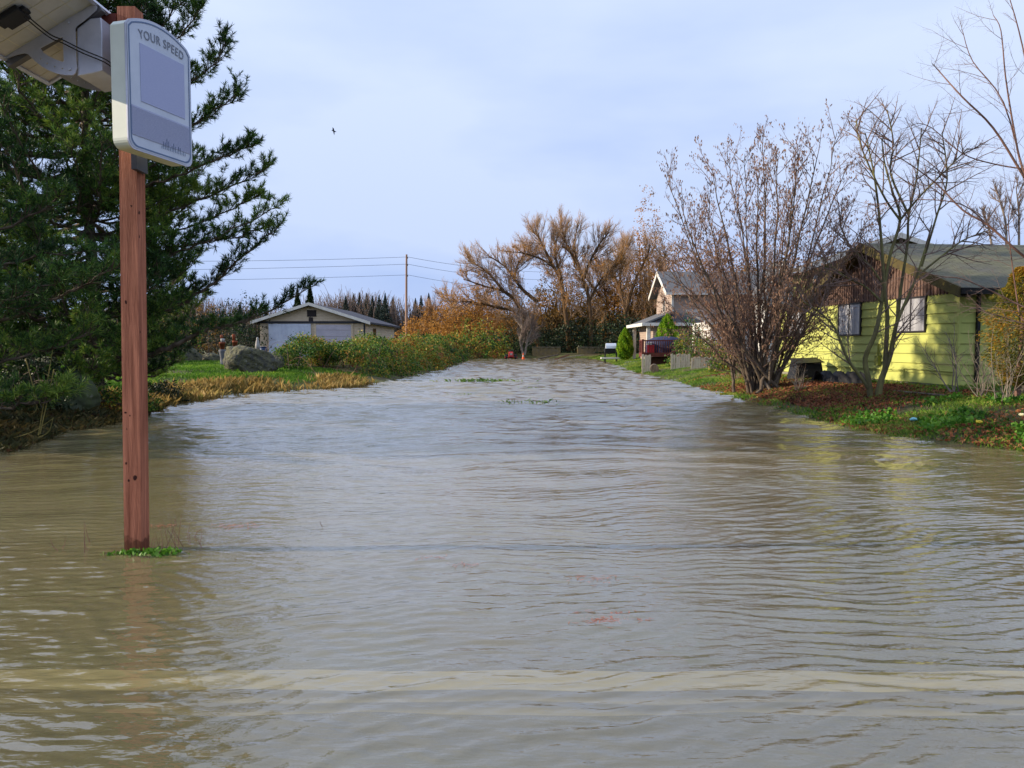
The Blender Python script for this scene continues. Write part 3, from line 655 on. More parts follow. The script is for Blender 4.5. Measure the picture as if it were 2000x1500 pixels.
# --- white gabled house front seen through the hazel
wh_ = thing('white_gabled_house', 'white house front with steep gables glimpsed through the bare shrub branches', 'house', (17, 47, .5))
wpaint = M('white_clapboard', S(228, 226, 220), S(208, 204, 198), 2, .7)
Yw = 44.0; xw0, xw1 = P(1494, 600, Yw).x, P(1562, 600, Yw).x
F1 = frame((xw0, Yw, 0), (0, 1, 0), (-1, 0, 0)); a = MB(); eav = P(1497, 575, Yw).z; apx = P(1530, 512, Yw).z
F1 = frame((0, Yw, 0), (1, 0, 0), (0, -1, 0)); hw = (xw1 - xw0) / 2; cx = (xw0 + xw1) / 2
siding(a, lambda z: (cx - hw, cx + hw) if z < eav else (cx - hw * (apx - z) / (apx - eav), cx + hw * (apx - z) / (apx - eav)), .4, apx - .05, .2)
a.build('wall', wpaint, wh_, xf=F1)
a = MB(); a.box((cx - hw, Yw + .06, .4), (cx + hw, Yw + 2, eav)); a.build('side_wall', wpaint, wh_)
a = MB()
for sgn in (-1, 1): roof_slab(a, [(cx + sgn * (hw + .3), Yw - .4, eav - .25), (cx + sgn * (hw + .3), Yw + 2.3, eav - .25), (cx, Yw + 2.3, apx + .1), (cx, Yw - .4, apx + .1)])
ra = a.build('roof', shingle('slate_grey_shingles', S(92, 94, 98), S(116, 118, 122)), wh_)
a = MB()
for sgn in (-1, 1): a.slab([(cx + sgn * (hw + .32), Yw - .43, eav - .47), (cx, Yw - .43, apx - .14), (cx, Yw - .43, apx + .12), (cx + sgn * (hw + .32), Yw - .43, eav - .2)], (0, -1, 0), .05)
a.build('barge_board', white_trim, ra)
for sx_ in (cx - .55, cx + .1): window(wh_, F1, sx_, sx_ + .42, eav - 1.5, eav - .3, mull=0, fm=dkframe)

# --- tan two-storey house
th = thing('tan_house', 'two-storey tan clapboard house with white trim and a low porch roof', 'house', (16, 63, .4))
tan = M('tan_clapboard', S(172, 152, 138), S(156, 138, 126), 2, .75, stretch=(1, 1, 3))
slate = MC['slate_grey_shingles']
Yt = 60.0; cx0 = P(1313, 600, Yt).x; ze = P(1313, 567, Yt).z; zr_ = P(1300, 532, 63).z; xr_ = P(1545, 570, Yt).x
FT = frame((cx0, Yt, 0), (1, 0, 0), (0, -1, 0)); GT = frame((cx0, Yt, 0), (0, 1, 0), (-1, 0, 0))
a = MB(); siding(a, lambda z: (0, xr_ - cx0), .4, ze, .17, proud=.03); a.build('wall', tan, th, xf=FT)
a = MB(); dm = 6.4; siding(a, lambda z: (0, dm) if z < ze else (dm / 2 * (z - ze) / (zr_ - ze), dm - dm / 2 * (z - ze) / (zr_ - ze)), .4, zr_ - .05, .17, proud=.03); a.build('wall', tan, th, xf=GT)
a = MB(); a.box((-.06, -.03, .4), (.1, .05, ze)); a.build('corner_board', white_trim, th, xf=FT)
a = MB(); ov = .6
k = (zr_ - ze) / (dm / 2)
for (y0, y1) in ((Yt - .5, Yt + dm / 2), (Yt + dm + .5, Yt + dm / 2)): roof_slab(a, [(cx0 - ov, y0, ze - .5 * k + .08), (xr_ + .5, y0, ze - .5 * k + .08), (xr_ + .5, y1, zr_ + .08), (cx0 - ov, y1, zr_ + .08)], .14)
tr_ = a.build('roof', slate, th)
a = MB()
for (y0, y1) in ((Yt - .55, Yt + dm / 2), (Yt + dm + .55, Yt + dm / 2)):
    a.slab([(cx0 - ov - .04, y0, ze - .5 * k - .2), (cx0 - ov - .04, y1, zr_ - .2), (cx0 - ov - .04, y1, zr_ + .1), (cx0 - ov - .04, y0, ze - .5 * k + .1)], (-1, 0, 0), .05)
a.box((cx0 - ov, Yt - .63, ze - .5 * k - .12), (xr_ + .5, Yt - .52, ze - .5 * k + .06)); a.build('gutter', white_trim, tr_)
window(th, GT, 2.5, 3.6, ze - 1.6, ze - .4, d=.03, mull=1, fw=.09, sill=True)
window(th, GT, 2.0, 3.4, 1.2, 2.6, d=.03, mull=1, fw=.09)
# porch roof in front (left) of the house
xp = P(1252, 630, Yt).x; zp = P(1252, 632, Yt).z; zq = P(1300, 612, Yt).z
a = MB(); roof_slab(a, [(xp, Yt - 1.0, zp), (xp, Yt + 7, zp), (cx0 + .05, Yt + 7, zq + .2), (cx0 + .05, Yt - 1.0, zq + .2)], .12)
roof_slab(a, [(xp, Yt - 1.0, zp), (xr_ - 3, Yt - 1.0, zp), (xr_ - 3, Yt + .05, zq + .1), (cx0, Yt + .05, zq + .1)], .12)
pr = a.build('porch_roof', slate, th)
a = MB(); a.box((xp - .1, Yt - 1.1, zp - .22), (xp + .02, Yt + 7, zp + .03)); a.box((xp - .1, Yt - 1.14, zp - .2), (xr_ - 3, Yt - 1.02, zp + .04)); a.build('fascia', white_trim, pr)
for y_ in (Yt - .7, Yt + 6): a = MB(); a.box((xp + .35, y_, .4), (xp + .6, y_ + .25, zp - .1)); a.build('porch_post', white_trim, th)
a = MB(); FP = frame((xp + .9, Yt - .3, 0), (0, 1, 0), (-1, 0, 0)); siding(a, lambda z: (0, 6.5), .4, zp, .17, proud=.03); a.build('porch_wall', tan, th, xf=FP)
a = MB(); siding(a, lambda z: (0, cx0 - xp - .9), .4, zp, .17, proud=.03); a.build('porch_wall', tan, th, xf=frame((xp + .9, Yt - .3, 0), (1, 0, 0), (0, -1, 0)))
a = MB(); a.box((.9, .03, .5), (2.1, .09, 2.7)); a.build('door', white_trim, th, xf=FP)
# white lean-to
lw = thing('white_shed', 'low white lean-to with a dark roof behind the brown deck railing', 'shed', (16, 52, .4))
Yl = 50.; xl0, xl1 = P(1388, 640, Yl).x, P(1462, 640, Yl).x; zl = P(1400, 628, Yl).z
a = MB(); siding(a, lambda z: (0, xl1 - xl0), .4, zl, .2, proud=.03); a.build('wall', wpaint, lw, xf=frame((xl0, Yl, 0), (1, 0, 0), (0, -1, 0)))
a = MB(); siding(a, lambda z: (0, 5), .4, zl, .2, proud=.03); a.build('side_wall', wpaint, lw, xf=frame((xl0, Yl, 0), (0, 1, 0), (-1, 0, 0)))
a = MB(); roof_slab(a, [(xl0 - .5, Yl - .5, zl - .02), (xl1 + .2, Yl - .5, zl - .02), (xl1 + .2, Yl + 5, zl + 1.0), (xl0 - .5, Yl + 5, zl + 1.0)], .1); la = a.build('roof', slate, lw)
a = MB(); a.box((xl0 - .55, Yl - .58, zl - .18), (xl1 + .2, Yl - .5, zl + .03)); a.build('fascia', white_trim, la)

# --- deck
dk = thing('timber_deck', 'raised dark red-brown timber deck with railing in front of the tan house', 'deck', (10, 50, .3))
deckw = M('dark_red_brown_deck', S(84, 38, 32), S(104, 52, 42), 6, .75, stretch=(1, 1, .3)); Yd = 49.
xd0, xd1 = P(1254, 680, Yd).x, P(1455, 680, Yd).x; zt_, zf_ = P(1254, 664, Yd).z, P(1254, 689, Yd).z
a = MB(); a.box((xd0, Yd, zf_ - .25), (xd1, Yd + 1.2, zf_)); a.box((xd0 + .9, Yd + 1.2, zf_ - .25), (xd1, Yd + 6, zf_)); a.build('floor_frame', deckw, dk)
a = MB(); a.box((xd0, Yd + .02, zt_ - .08), (xd1, Yd + .1, zt_)); a.box((xd0, Yd + .1, zt_ - .08), (xd0 + .08, Yd + 1.2, zt_)); a.build('handrail', deckw, dk)
a = MB(); x = xd0 + .2
while x < xd1: a.box((x, Yd + .03, zf_), (x + .045, Yd + .075, zt_ - .08)); x += .14
y = Yd + .3
while y < Yd + 1.2: a.box((xd0 + .02, y, zf_), (xd0 + .06, y + .045, zt_ - .08)); y += .14
a.build('balusters', deckw, dk)
for x in (xd0, xd0 + 2.2, xd0 + 4.4, xd1 - .12):
    a = MB(); a.box((x - .004, Yd - .012, 0.1), (x + .12, Yd + .125, zt_ + .05)); a.build('post', deckw, dk)
a = MB(); a.box((xd0 + .3, Yd + .3, .2), (xd1, Yd + .4, zf_ - .26)); a.build('skirt', M('dark_skirt_boards', S(70, 38, 26), S(50, 28, 22), 4, .9, stretch=(8, 8, 1)), dk)
# covered thing and red box on the deck
a = MB(); c = P(1300, 680, Yd + 1.2)
prof = [(.0, .0), (.95, 0), (1.0, .3), (.92, .75), (.6, .98), (.2, 1.05), (0, 1.06)]
a.lathe((c.x, Yd + 1.3, zf_), prof[1:], 14); o_ = a.build('covered_table', M('dark_blue_tarpaulin', S(52, 54, 88), S(38, 40, 66), 3, .6, .03, 6), smooth=True)
for v in o_.data.vertices: v.co.x = c.x + (v.co.x - c.x) * 1.35
tag(o_, 'table under a dark blue tarpaulin behind the deck railing', 'covered table')
cr = thing('cooler_box', 'red cooler box with a white lid standing on the deck', 'cooler', (P(1269, 685, Yd + .6).x, Yd + .6, zf_))
c = wloc(cr); a = MB(); a.box((c.x - .15, c.y - .15, zf_), (c.x + .3, c.y + .2, zf_ + .5)); a.build('body', M('red_plastic', S(200, 40, 58), rough=.5), cr, bevel=.03)
a = MB(); a.box((c.x - .17, c.y - .17, zf_ + .505), (c.x + .1, c.y + .22, zf_ + .66)); a.build('lid', white_trim, cr, bevel=.02)

# --- garage
ga = thing('tan_garage', 'tan detached garage with a white sliding door and a grey shingle roof', 'garage', (-20, 62, .6))
Yg = 60.; xa, xb = P(508, 650, Yg).x, P(712, 650, Yg).x; pkx, pkz = P(607, 592, Yg).x, P(607, 592, Yg).z
el, er = P(489, 628, Yg - .6), P(723, 629, Yg - .6); zw = P(600, 630, Yg).z
gs = M('garage_tan_siding', S(214, 194, 166), S(200, 180, 152), 2, .75, stretch=(1, 1, 3)); GF = frame((0, Yg, 0), (1, 0, 0), (0, -1, 0))
sg = (pkz - .25 - zw) / ((xb - xa) / 2)
a = MB(); siding(a, lambda z: (xa, xb) if z <= zw + .05 else (max(xa, pkx - (pkz - .2 - z) / sg), min(xb, pkx + (pkz - .2 - z) / sg)), .3, pkz - .3, .2, proud=.03); a.build('wall', gs, ga, xf=GF)
a = MB(); siding(a, lambda z: (0.05, 15), .3, zw + .1, .2, proud=.03); gsw = a.build('side_wall', gs, ga, xf=frame((xb, Yg, 0), (0, 1, 0), (1, 0, 0)))
a = MB()
for e in (el, er): roof_slab(a, [(e.x, Yg - .6, e.z), (e.x, Yg + 15.5, e.z), (pkx, Yg + 15.5, pkz), (pkx, Yg - .6, pkz)], .14)
gr_ = a.build('roof', shingle('charcoal_shingles', S(70, 72, 82), S(98, 98, 108)), ga)
a = MB()
for e in (el, er): a.slab([(e.x, Yg - .66, e.z - .2), (pkx, Yg - .66, pkz - .2), (pkx, Yg - .66, pkz + .03), (e.x, Yg - .66, e.z + .03)], (0, -1, 0), .05)
a.build('barge_board', white_trim, gr_)
a = MB(); a.box((xa - .1, .035, zw - .06), (xb + .1, .12, zw + .1)); a.build('door_track', M('dark_steel', S(60, 60, 64)), ga, xf=GF)
s0, s1 = P(526, 650, Yg).x, P(608, 650, Yg).x; a = MB(); a.box((s0, .125, .3), (s1, .15, zw - .1)); x = s0
while x < s1 - .1: a.box((x, .15, .3), (x + .07, .18, zw - .1)); x += .34
a.build('sliding_door', M('white_metal_cladding', S(208, 214, 226), S(190, 196, 212), 1.5, .4), ga, xf=GF)
s0, s1 = P(618, 650, Yg).x, P(686, 650, Yg).x; a = MB(); z = .3
while z < zw - .35: a.box((s0, .034, z), (s1, .07, min(z + .48, zw - .18))); z += .5
a.build('roll_up_door', M('grey_white_door', S(196, 188, 196), S(180, 174, 184), 1.5, .6), ga, xf=GF)
for q_ in (s0 - .16, s1 + .005): a = MB(); a.box((q_, .034, .3), (q_ + .155, .09, zw - .08)); a.build('door_jamb', gs, ga, xf=GF)
a = MB(); a.box((pkx - .28, .03, pkz - 1.05), (pkx + .42, .08, pkz - .55)); a.box((pkx - .16, .03, zw + .1), (pkx + .16, .075, pkz - 1.1)); a.build('gable_vent', M('dark_vent', S(50, 44, 44)), ga, xf=GF)
window(ga, frame((xb, Yg, 0), (0, 1, 0), (1, 0, 0)), 3.5, 4.8, 1.6, 3.0, d=.03, fm=dkframe)
a = MB(); a.box((xb - .06, Yg - .05, .3), (xb + .06, Yg + .06, zw)); a.build('corner_board', M('dark_steel', S(60, 60, 64)), ga)
# ------------------------------------------------------------------ vegetation
rng = np.random.default_rng(7)
def PP(lst, Y):
    """screen path -> world polyline; entries (px, py) or (px, py, dY)"""
    return [tuple(P(q[0], q[1], Y + (q[2] if len(q) > 2 else 0))) for q in lst]

# --- pines
needle = ML('pine_needles', [S(28, 48, 28), S(48, 78, 38), S(82, 120, 48), S(140, 160, 62)], .25, .5, .5)
def tufts(rng, tips, dirs, n=20, ln=.13, w=.0075):
    m = len(tips); tips = np.array(tips); dirs = unit(np.array(dirs))
    back = rng.uniform(0, .13, (m, n, 1)); p = tips[:, None] - dirs[:, None] * back
    d = unit(dirs[:, None] * rng.uniform(.35, 1.1, (m, n, 1)) + rng.normal(size=(m, n, 3)) * .52 + np.array([0, 0, .12]))
    p = p.reshape(-1, 3); d = d.reshape(-1, 3); l = ln * rng.uniform(.7, 1.25, (len(p), 1))
    s = unit(np.cross(d, unit(rng.normal(size=p.shape)))) * w
    V = np.stack([p - s * .6, p + s * .6, p + d * l * .6 + s * .5, p + d * l], 1).reshape(-1, 3)
    return V, np.arange(len(p) * 4).reshape(-1, 4)
def shoots(rng, poly, twigs, tips, dirs, dens=1.0, frm=.25, sl=1.0, up=.35):
    L_ = np.linalg.norm(np.diff(poly, axis=0), axis=1).sum(); n = len(poly); k = max(3, int(L_ / .15 * dens))
    for j in range(k):
        t = frm + (1 - frm) * (j + rng.random()) / k; f = min(t * (n - 1), n - 1.001); i = int(f)
        q = poly[i] + (poly[i + 1] - poly[i]) * (f - i); a = unit(poly[i + 1] - poly[i]); sd = unit(np.cross(a, [0, 0, 1])) * (1 if j % 2 else -1)
        ln = sl * rng.uniform(.35, .95) * (1.15 - .75 * t)
        d = unit(a * rng.uniform(.5, 1.0) + sd * rng.uniform(.3, 1.0) + np.array([0, 0, up * rng.uniform(.2, 1.6)]) + rng.normal(size=3) * .15)
        e = q + d * ln * .6; e2 = e + unit(d + np.array([0, 0, .45])) * ln * .4
        twigs.append((np.array([q, e, e2]), np.array([.011, .008, .005])))
        d2 = unit(e2 - e); tips.append(e2 + d2 * .05); dirs.append(d2)
        for u in range(int(1 + ln * 5.5)):
            g = rng.uniform(.3, 1.0); b = q + (e - q) * g if g < .6 else e + (e2 - e) * (g - .6) / .4
            dd = unit(d + rng.normal(size=3) * .55 + np.array([0, 0, .4])); l2 = rng.uniform(.08, .26)
            twigs.append((np.array([b, b + dd * l2]), np.array([.005, .004]))); tips.append(b + dd * (l2 + .04)); dirs.append(dd)
    tips.append(poly[-1]); dirs.append(unit(poly[-1] - poly[-2]))
def pine(name, label, base, trunk, r0, whorls, rmax, explicit=(), dens=1.0, nn=20, w=.0075, ln=.13, sl=1.0, seed=1):
    rng = np.random.default_rng(seed); t = thing(name, label, 'pine tree', base)
    tp = spline(trunk, 6); V, F = tubes([(tp, np.linspace(r0, .04, len(tp)))], 12); npmesh('trunk', V, F, bark, t, True)
    limbs, twigs, tips, dirs = [], [], [], []
    for z, k in whorls:
        i = int(np.argmin(np.abs(tp[:, 2] - z))); c = tp[i]; a0 = rng.random() * 6.28
        for j in range(k):
            a = a0 + 6.28 * j / k + rng.normal() * .3; rm = rmax(z, a) * rng.uniform(.72, 1.0)
            if rm < .4: continue
            ux = np.array([math.cos(a), math.sin(a), 0]); rise = rng.uniform(-.05, .32) * rm; sag = rng.uniform(.02, .1) * rm
            poly = spline([c, c + ux * rm * .35 + [0, 0, rise * .1 - sag], c + ux * rm * .7 + [0, 0, rise * .5 - sag * .5], c + ux * rm + [0, 0, rise + .12 * rm]], 4)
            poly[1:-1] += rng.normal(size=poly[1:-1].shape) * .04
            limbs.append((poly, np.linspace(.045 * (rm / 4) + .012, .009, len(poly)))); shoots(rng, poly, twigs, tips, dirs, dens, sl=sl)
    for path, r, fr, dn in explicit:
        poly = spline(path, 5); poly[1:-1] += rng.normal(size=poly[1:-1].shape) * .025
        limbs.append((poly, np.linspace(r, .01, len(poly)))); shoots(rng, poly, twigs, tips, dirs, dn, fr, sl=sl * .9)
    V, F = tubes(limbs, 6); npmesh('branches', V, F, bark, t, True)
    a = tubes(twigs, 3); b = npmesh('twigs', a[0], a[1], bark, t)
    V, F = tufts(rng, tips, dirs, nn, ln, w); npmesh('crown', V, F, needle, t)
    return t
Yp = 19.0; pb_ = tuple(GX(186, Yp, .05)); tr_ = [pb_] + PP([(188, 690), (183, 560), (172, 400), (167, 200), (162, 0)], Yp) + [(P(158, 0, Yp).x, Yp, 12.6)]
def rm1(z, a):
    right = max(0, math.cos(a)) ** 1.2
    base = np.interp(z, [.8, 2, 4, 7, 10, 12.5], [3.2, 4.2, 4.3, 3.6, 2.6, .8])
    lim = np.interp(z, [.8, 2.5, 4.5, 6, 8, 10, 12.5], [2.2, 2.3, 2.4, 2.4, 2.2, 1.7, .8])
    return base * (1 - right) + lim * right
ex = [([(188, 716), (283, 696, -.3), (353, 668, -.5), (397, 646, -.6), (441, 635, -.6), (500, 618, -.5), (558, 590, -.4), (606, 560, -.3)], .07, .3, 1.1),
      ([(184, 690), (283, 623, .2), (338, 602, .3), (406, 560, .4), (455, 520, .5), (500, 480, .5), (545, 440, .5)], .06, .35, 1.2),
      ([(182, 620), (240, 590), (300, 520, -.2), (370, 485, -.3), (450, 452, -.4), (546, 405, -.4)], .045, .35, 1.2),
      ([(176, 530), (280, 500), (380, 478), (460, 462), (520, 445)], .04, .3, 1.0),
      ([(172, 470), (280, 430, .4), (380, 395, .5), (460, 360, .5), (524, 325, .5)], .04, .3, 1.5),
      ([(170, 400), (280, 370, -.3), (380, 330, -.4), (450, 300, -.5), (494, 285, -.5)], .035, .3, 1.4),
      ([(169, 330), (280, 280), (370, 250), (430, 210), (464, 178)], .035, .3, 1.5),
      ([(167, 250), (280, 200, .4), (360, 165, .5), (420, 125, .5), (440, 78, .5)], .03, .3, 1.6),
      ([(166, 180), (260, 130, -.3), (330, 90, -.3), (375, 40, -.3), (380, 5, -.3)], .03, .3, 1.6),
      ([(166, 150), (260, 90), (340, 20), (370, -60)], .03, .3, 1.5),
      ([(172, 455), (300, 460, .5), (400, 430, .6), (470, 400, .6), (500, 385, .6)], .03, .3, 1.4)]
whs = [(z, 8) for z in np.arange(.95, 12.3, .42)]
pine('pine_tree', 'large dark pine spreading over the bank behind the speed sign', pb_, tr_, .19, whs, rm1, [(PP(p, Yp), r, f, d) for p, r, f, d in ex], seed=11, dens=1.15, nn=24, w=.012, ln=.14)
# second pine, its trunk just outside the picture, bright near branches reaching in
b2 = (-13.4, 13.6, gz(-13.4, 13.6) - .05)
e2 = [([(-330, 720), (-100, 670, -.2), (0, 627, -.3), (95, 590, -.4), (160, 560, -.4), (231, 520, -.4)], .05, .2, 1.2),
      ([(-330, 640), (-100, 560), (0, 520), (90, 500), (180, 490)], .04, .2, 1.1),
      ([(-330, 760), (-100, 740), (20, 700), (110, 680), (180, 640)], .04, .2, 1.0),
      ([(-330, 560), (-60, 470), (60, 420), (120, 380)], .035, .3, 1.0),
      ([(-330, 800), (-60, 800, -.6), (60, 790, -.6), (130, 770, -.6)], .035, .3, 1.0),
      ([(-330, 620), (-120, 600, -1), (-20, 600, -1), (60, 570, -1), (120, 545, -1)], .035, .3, 1.1)]
pine('pine_tree', 'nearer pine reaching in past the picture edge with bright green lit branches', b2, [b2, (-13.4, 13.6, 4), (-13.2, 13.6, 9.5)], .15, [(z, 5) for z in np.arange(1.0, 9, .5)],
     lambda z, a: np.interp(z, [1, 3, 6, 9], [2.6, 3.0, 2.2, .7]), [(PP(p, 13.6), r, f, d) for p, r, f, d in e2], seed=5, dens=1.1, nn=26, w=.009, ln=.14)

# --- leaf clouds
def blob_pts(rng, c, rad, n, shell=.55, bumps=7, flat=True):
    d = unit(rng.normal(size=(n, 3))); 
    if flat: d[:, 2] = np.abs(d[:, 2]) * np.where(rng.random(n) < .85, 1, -1)
    ctr = unit(rng.normal(size=(bumps, 3))); amp = rng.uniform(.1, .38, bumps)
    s = 1 + ((np.clip(d @ ctr.T, 0, 1) ** 6) * amp).sum(1) - .12
    r = (shell + (1 - shell) * rng.random(n) ** .5) * s
    return np.array(c) + d * r[:, None] * np.array(rad)
def bush(name, label, cat, c, rad, n, size, mat, rng, stems=9, smat=None, group=None, shell=.45, aspect=.7, bumps=9, core=None):
    g0 = gz(c[0], c[1]); t = thing(name, label, cat, (c[0], c[1], g0), group)
    pts = clump(rng, blob_pts(rng, (c[0], c[1], g0 + c[2]), rad, n, shell, bumps), 9, size * .95); pts[:, 2] = np.maximum(pts[:, 2], g0 + .02)
    V, F = cards(rng, pts, size, aspect); npmesh('foliage', V, F, mat, t)
    polys = []
    for i in range(stems * 4):
        e = pts[rng.integers(len(pts))]; b = np.array([c[0] + rng.normal() * rad[0] * .2, c[1] + rng.normal() * rad[1] * .2, g0 - .1])
        m_ = (b + e) / 2 + [0, 0, rad[2] * .25]; polys.append((spline([b, m_, e], 3), np.linspace(.02, .006, 7) * max(1, rad[2] * .5)))
    V, F = tubes(polys, 4); npmesh('stems', V, F, smat or bark, t)
    return t
bramble = ML('bramble_leaves', [S(38, 66, 28), S(58, 96, 36), S(84, 120, 44), S(118, 138, 50), S(182, 152, 56), S(150, 84, 50)], .3, .55, .55)
autumn = ML('golden_leaves', [S(112, 84, 40), S(158, 112, 50), S(188, 134, 58), S(204, 156, 86)], .4, .7, .3)
olive_l = ML('olive_brown_leaves', [S(74, 64, 32), S(110, 88, 42), S(150, 112, 54), S(170, 122, 58)], .3, .7, .3)
darkgreen = ML('dark_evergreen_leaves', [S(20, 34, 20), S(34, 50, 26), S(54, 70, 34)], .2, .5, .4)
thuja_l = ML('thuja_sprays', [S(58, 98, 20), S(92, 136, 26), S(136, 172, 40), S(176, 196, 60)], .35, .55, 1.5)
cedar_l = ML('golden_cedar_sprays', [S(56, 70, 26), S(104, 104, 32), S(156, 132, 40), S(176, 120, 38)], .35, .6, 1.3)
green_w = ML('green_weed_leaves', [S(46, 84, 24), S(76, 122, 34), S(104, 148, 50)], .4, .5, 1.0)
litter = ML('fallen_leaf_litter', [S(86, 48, 34), S(132, 76, 48), S(164, 102, 62), S(150, 116, 74), S(96, 66, 50)], .15, .8, .8)
grassm = ML('grass_blades', [S(52, 88, 28), S(84, 124, 38), S(122, 152, 52), S(156, 156, 76)], .4, .6, .5)
dry = ML('dry_grass_blades', [S(96, 88, 42), S(150, 122, 66), S(190, 160, 98), S(116, 124, 52)], .4, .7, .5)

# bramble thicket down the left bank
def ridge(path, hw, hh, n, rng, zoff=0.0, low=0.02):
    path = np.array(path, float); seg = np.linalg.norm(np.diff(path, axis=0), axis=1); cum = np.concatenate([[0], np.cumsum(seg)])
    t = rng.random(n) ** 1.35 * cum[-1]; i = np.clip(np.searchsorted(cum, t) - 1, 0, len(seg) - 1); f = (t - cum[i]) / seg[i]
    c = path[i] + (path[i + 1] - path[i]) * f[:, None]; tg = unit(path[i + 1] - path[i]); nr = np.stack([-tg[:, 1], tg[:, 0]], 1)
    a = rng.random(n) * np.pi; r = .62 + .38 * rng.random(n) ** .5
    lump = 1 + .16 * np.sin(t * 1.3) + .13 * np.sin(t * 2.9 + 1) + .1 * np.sin(t * .55 + a * 2) + .1 * np.sin(a * 5 + t * 1.9)
    xy = c + nr * (np.cos(a) * hw * r * lump)[:, None]
    z = height(xy[:, 0], xy[:, 1]); z = np.maximum(z, 0) + np.sin(a) * hh * r * lump * (1 + .5 * t / cum[-1]) + low
    return np.column_stack([xy, z]), t / cum[-1]
hp = [(-10.4, 36.8), (-9.0, 36.6), (-8.2, 39), (-7.6, 45), (-7.3, 55), (-7.4, 66), (-7.6, 77), (-8.2, 90)]
pts, tt = ridge(hp, 2.4, 1.18, 110000, rng); pts = clump(rng, pts, 10, .11); tt = np.clip((pts[:, 1] - 36) / 54, 0, 1)
V, F = cards(rng, pts, .09 + .10 * tt, .75)
br = thing('bramble_thicket', 'long bramble thicket of green, yellow and russet leaves along the water in front of the garage', 'bramble', (-8, 55, .3)); br['kind'] = 'stuff'
npmesh('foliage', V, F, bramble, br)
polys = []
for i in range(420):
    j = rng.integers(len(pts)); e = pts[j].copy(); b = e + [rng.normal() * .8, rng.normal() * .8, 0]; b[2] = max(gz(b[0], b[1]), 0); e[2] += rng.uniform(0, .45)
    polys.append((spline([b, (b + e) / 2 + [0, 0, .5], e], 3), np.linspace(.012, .005, 7)))
V, F = tubes(polys, 3); npmesh('stems', V, F, bark_red, br)
# smaller thickets (position, radii, leaves)
for (px, Y, rx, rz, n, mat, lab) in (
    (1352, 45.5, 1.3, 2.5, 3600, bramble, 'tall bramble clump of green and yellow leaves in front of the brown deck'),
    (1388, 43, 1.1, 1.35, 2200, bramble, 'low russet bramble clump spilling over the plank fence'),
    (1418, 36, .8, .75, 1500, bramble, 'bramble clump beside the wire fence post'),
    ):
    c = GX(px, Y); bush('bramble_bush', lab, 'bramble', (c.x, c.y, 0.05), (rx, rx * .8, rz), n, .11, bramble, rng, 12, bark_red)
# dark undergrowth at the far end of the flood
for (px, Y, rx, rz, mat, lab) in (
    (925, 92, 5.0, 3.4, bramble, 'bramble mound where the thicket meets the far end of the flood'),
    (985, 97, 5.0, 2.6, darkgreen, 'dark evergreen bush behind the red mower'),
    (1060, 104, 5.5, 3.4, darkgreen, 'dark evergreen bush behind the far stone wall'),
    (1125, 98, 3.0, 3.6, darkgreen, 'dark ivy-covered bush splitting the far stone wall'),
    (1185, 105, 5.5, 4.0, darkgreen, 'dark evergreen bush beyond the barbecue'),
    (1240, 92, 3.8, 4.4, darkgreen, 'dark bush beside the tan house porch'),
    (930, 104, 6.5, 6.6, autumn, 'golden orange bush nearest the utility pole'),
    (870, 112, 7.5, 6.8, autumn, 'broad orange bush below the spreading bare willow'),
    (1000, 112, 8.0, 7.4, olive_l, 'brown green bush left of the tall willows'),
    (1085, 108, 5.0, 10.5, olive_l, 'ivy-clad conical tree between the willow trunks'),
    (1165, 112, 7.0, 9.0, olive_l, 'olive brown rounded tree right of the willow trunks'),
    (1225, 108, 7.0, 10.5, olive_l, 'olive brown tree left of the tan house gable'),
    (1268, 110, 3.6, 16.0, autumn, 'tall rusty orange tree above the tan house porch'),
    (1310, 118, 6.5, 13.0, olive_l, 'olive tree rising behind the tan house ridge'),
    (1400, 120, 9.0, 15.0, autumn, 'large rusty tree behind the tan house roof'),
    (1480, 120, 9.0, 14.0, olive_l, 'large brown tree behind the white gables'),
    (1150, 125, 12., 6.5, darkgreen, 'long dark evergreen mass closing the end of the road')):
    c = GX(px, Y); bush('broad_bush' if rz < 5 else 'leafy_tree', lab, 'bush' if rz < 5 else 'tree', (c.x, c.y, 0), (rx, rx * .7, rz), int(1800 + rx * rz * 200), .26, mat, rng, 8, bark_will, bumps=14, shell=.35, aspect=.6)
# dark shrubs behind the pine, left of the garage
for (px, Y, rx, rz, mat, sz, lab) in (
    (300, 44, 2.6, 3.2, bramble, .12, 'yellow green shrub seen just right of the wooden post'),
    (345, 50, 3.0, 4.6, olive_l, .13, 'brown leafy shrub behind the lawn under the pine'),
    (410, 52, 3.6, 3.6, darkgreen, .13, 'dark green shrub behind the big boulder'),
    (465, 60, 3.2, 4.2, darkgreen, .14, 'dark evergreen shrub against the garage left corner'),
    (250, 46, 4.0, 3.8, darkgreen, .13, 'dark shrub behind the pine trunk'),
    (150, 40, 5.0, 3.6, darkgreen, .13, 'dark shrub mass left of the pine trunk'),
    (20, 38, 5.0, 4.0, darkgreen, .13, 'dark shrub at the far left under the pines'),
    (90, 18, 1.3, .9, darkgreen, .07, 'low dark undergrowth bush beside the mossy rock'),
    (20, 16.5, 1.5, 1.1, darkgreen, .07, 'dark undergrowth bush at the water edge far left'),
    (300, 22, .8, .55, darkgreen, .06, 'small dark shrub at the water edge right of the post'),
    (215, 18.2, 1.0, .5, bramble, .06, 'low bramble patch at the pine foot')):
    c = GX(px, Y); bush('shrub', lab, 'shrub', (c.x, c.y, 0), (rx, rx * .8, rz), int(1500 + rx * rz * 160) if Y > 30 else 3800, sz, mat, rng, 8, bark, bumps=12, shell=.35)

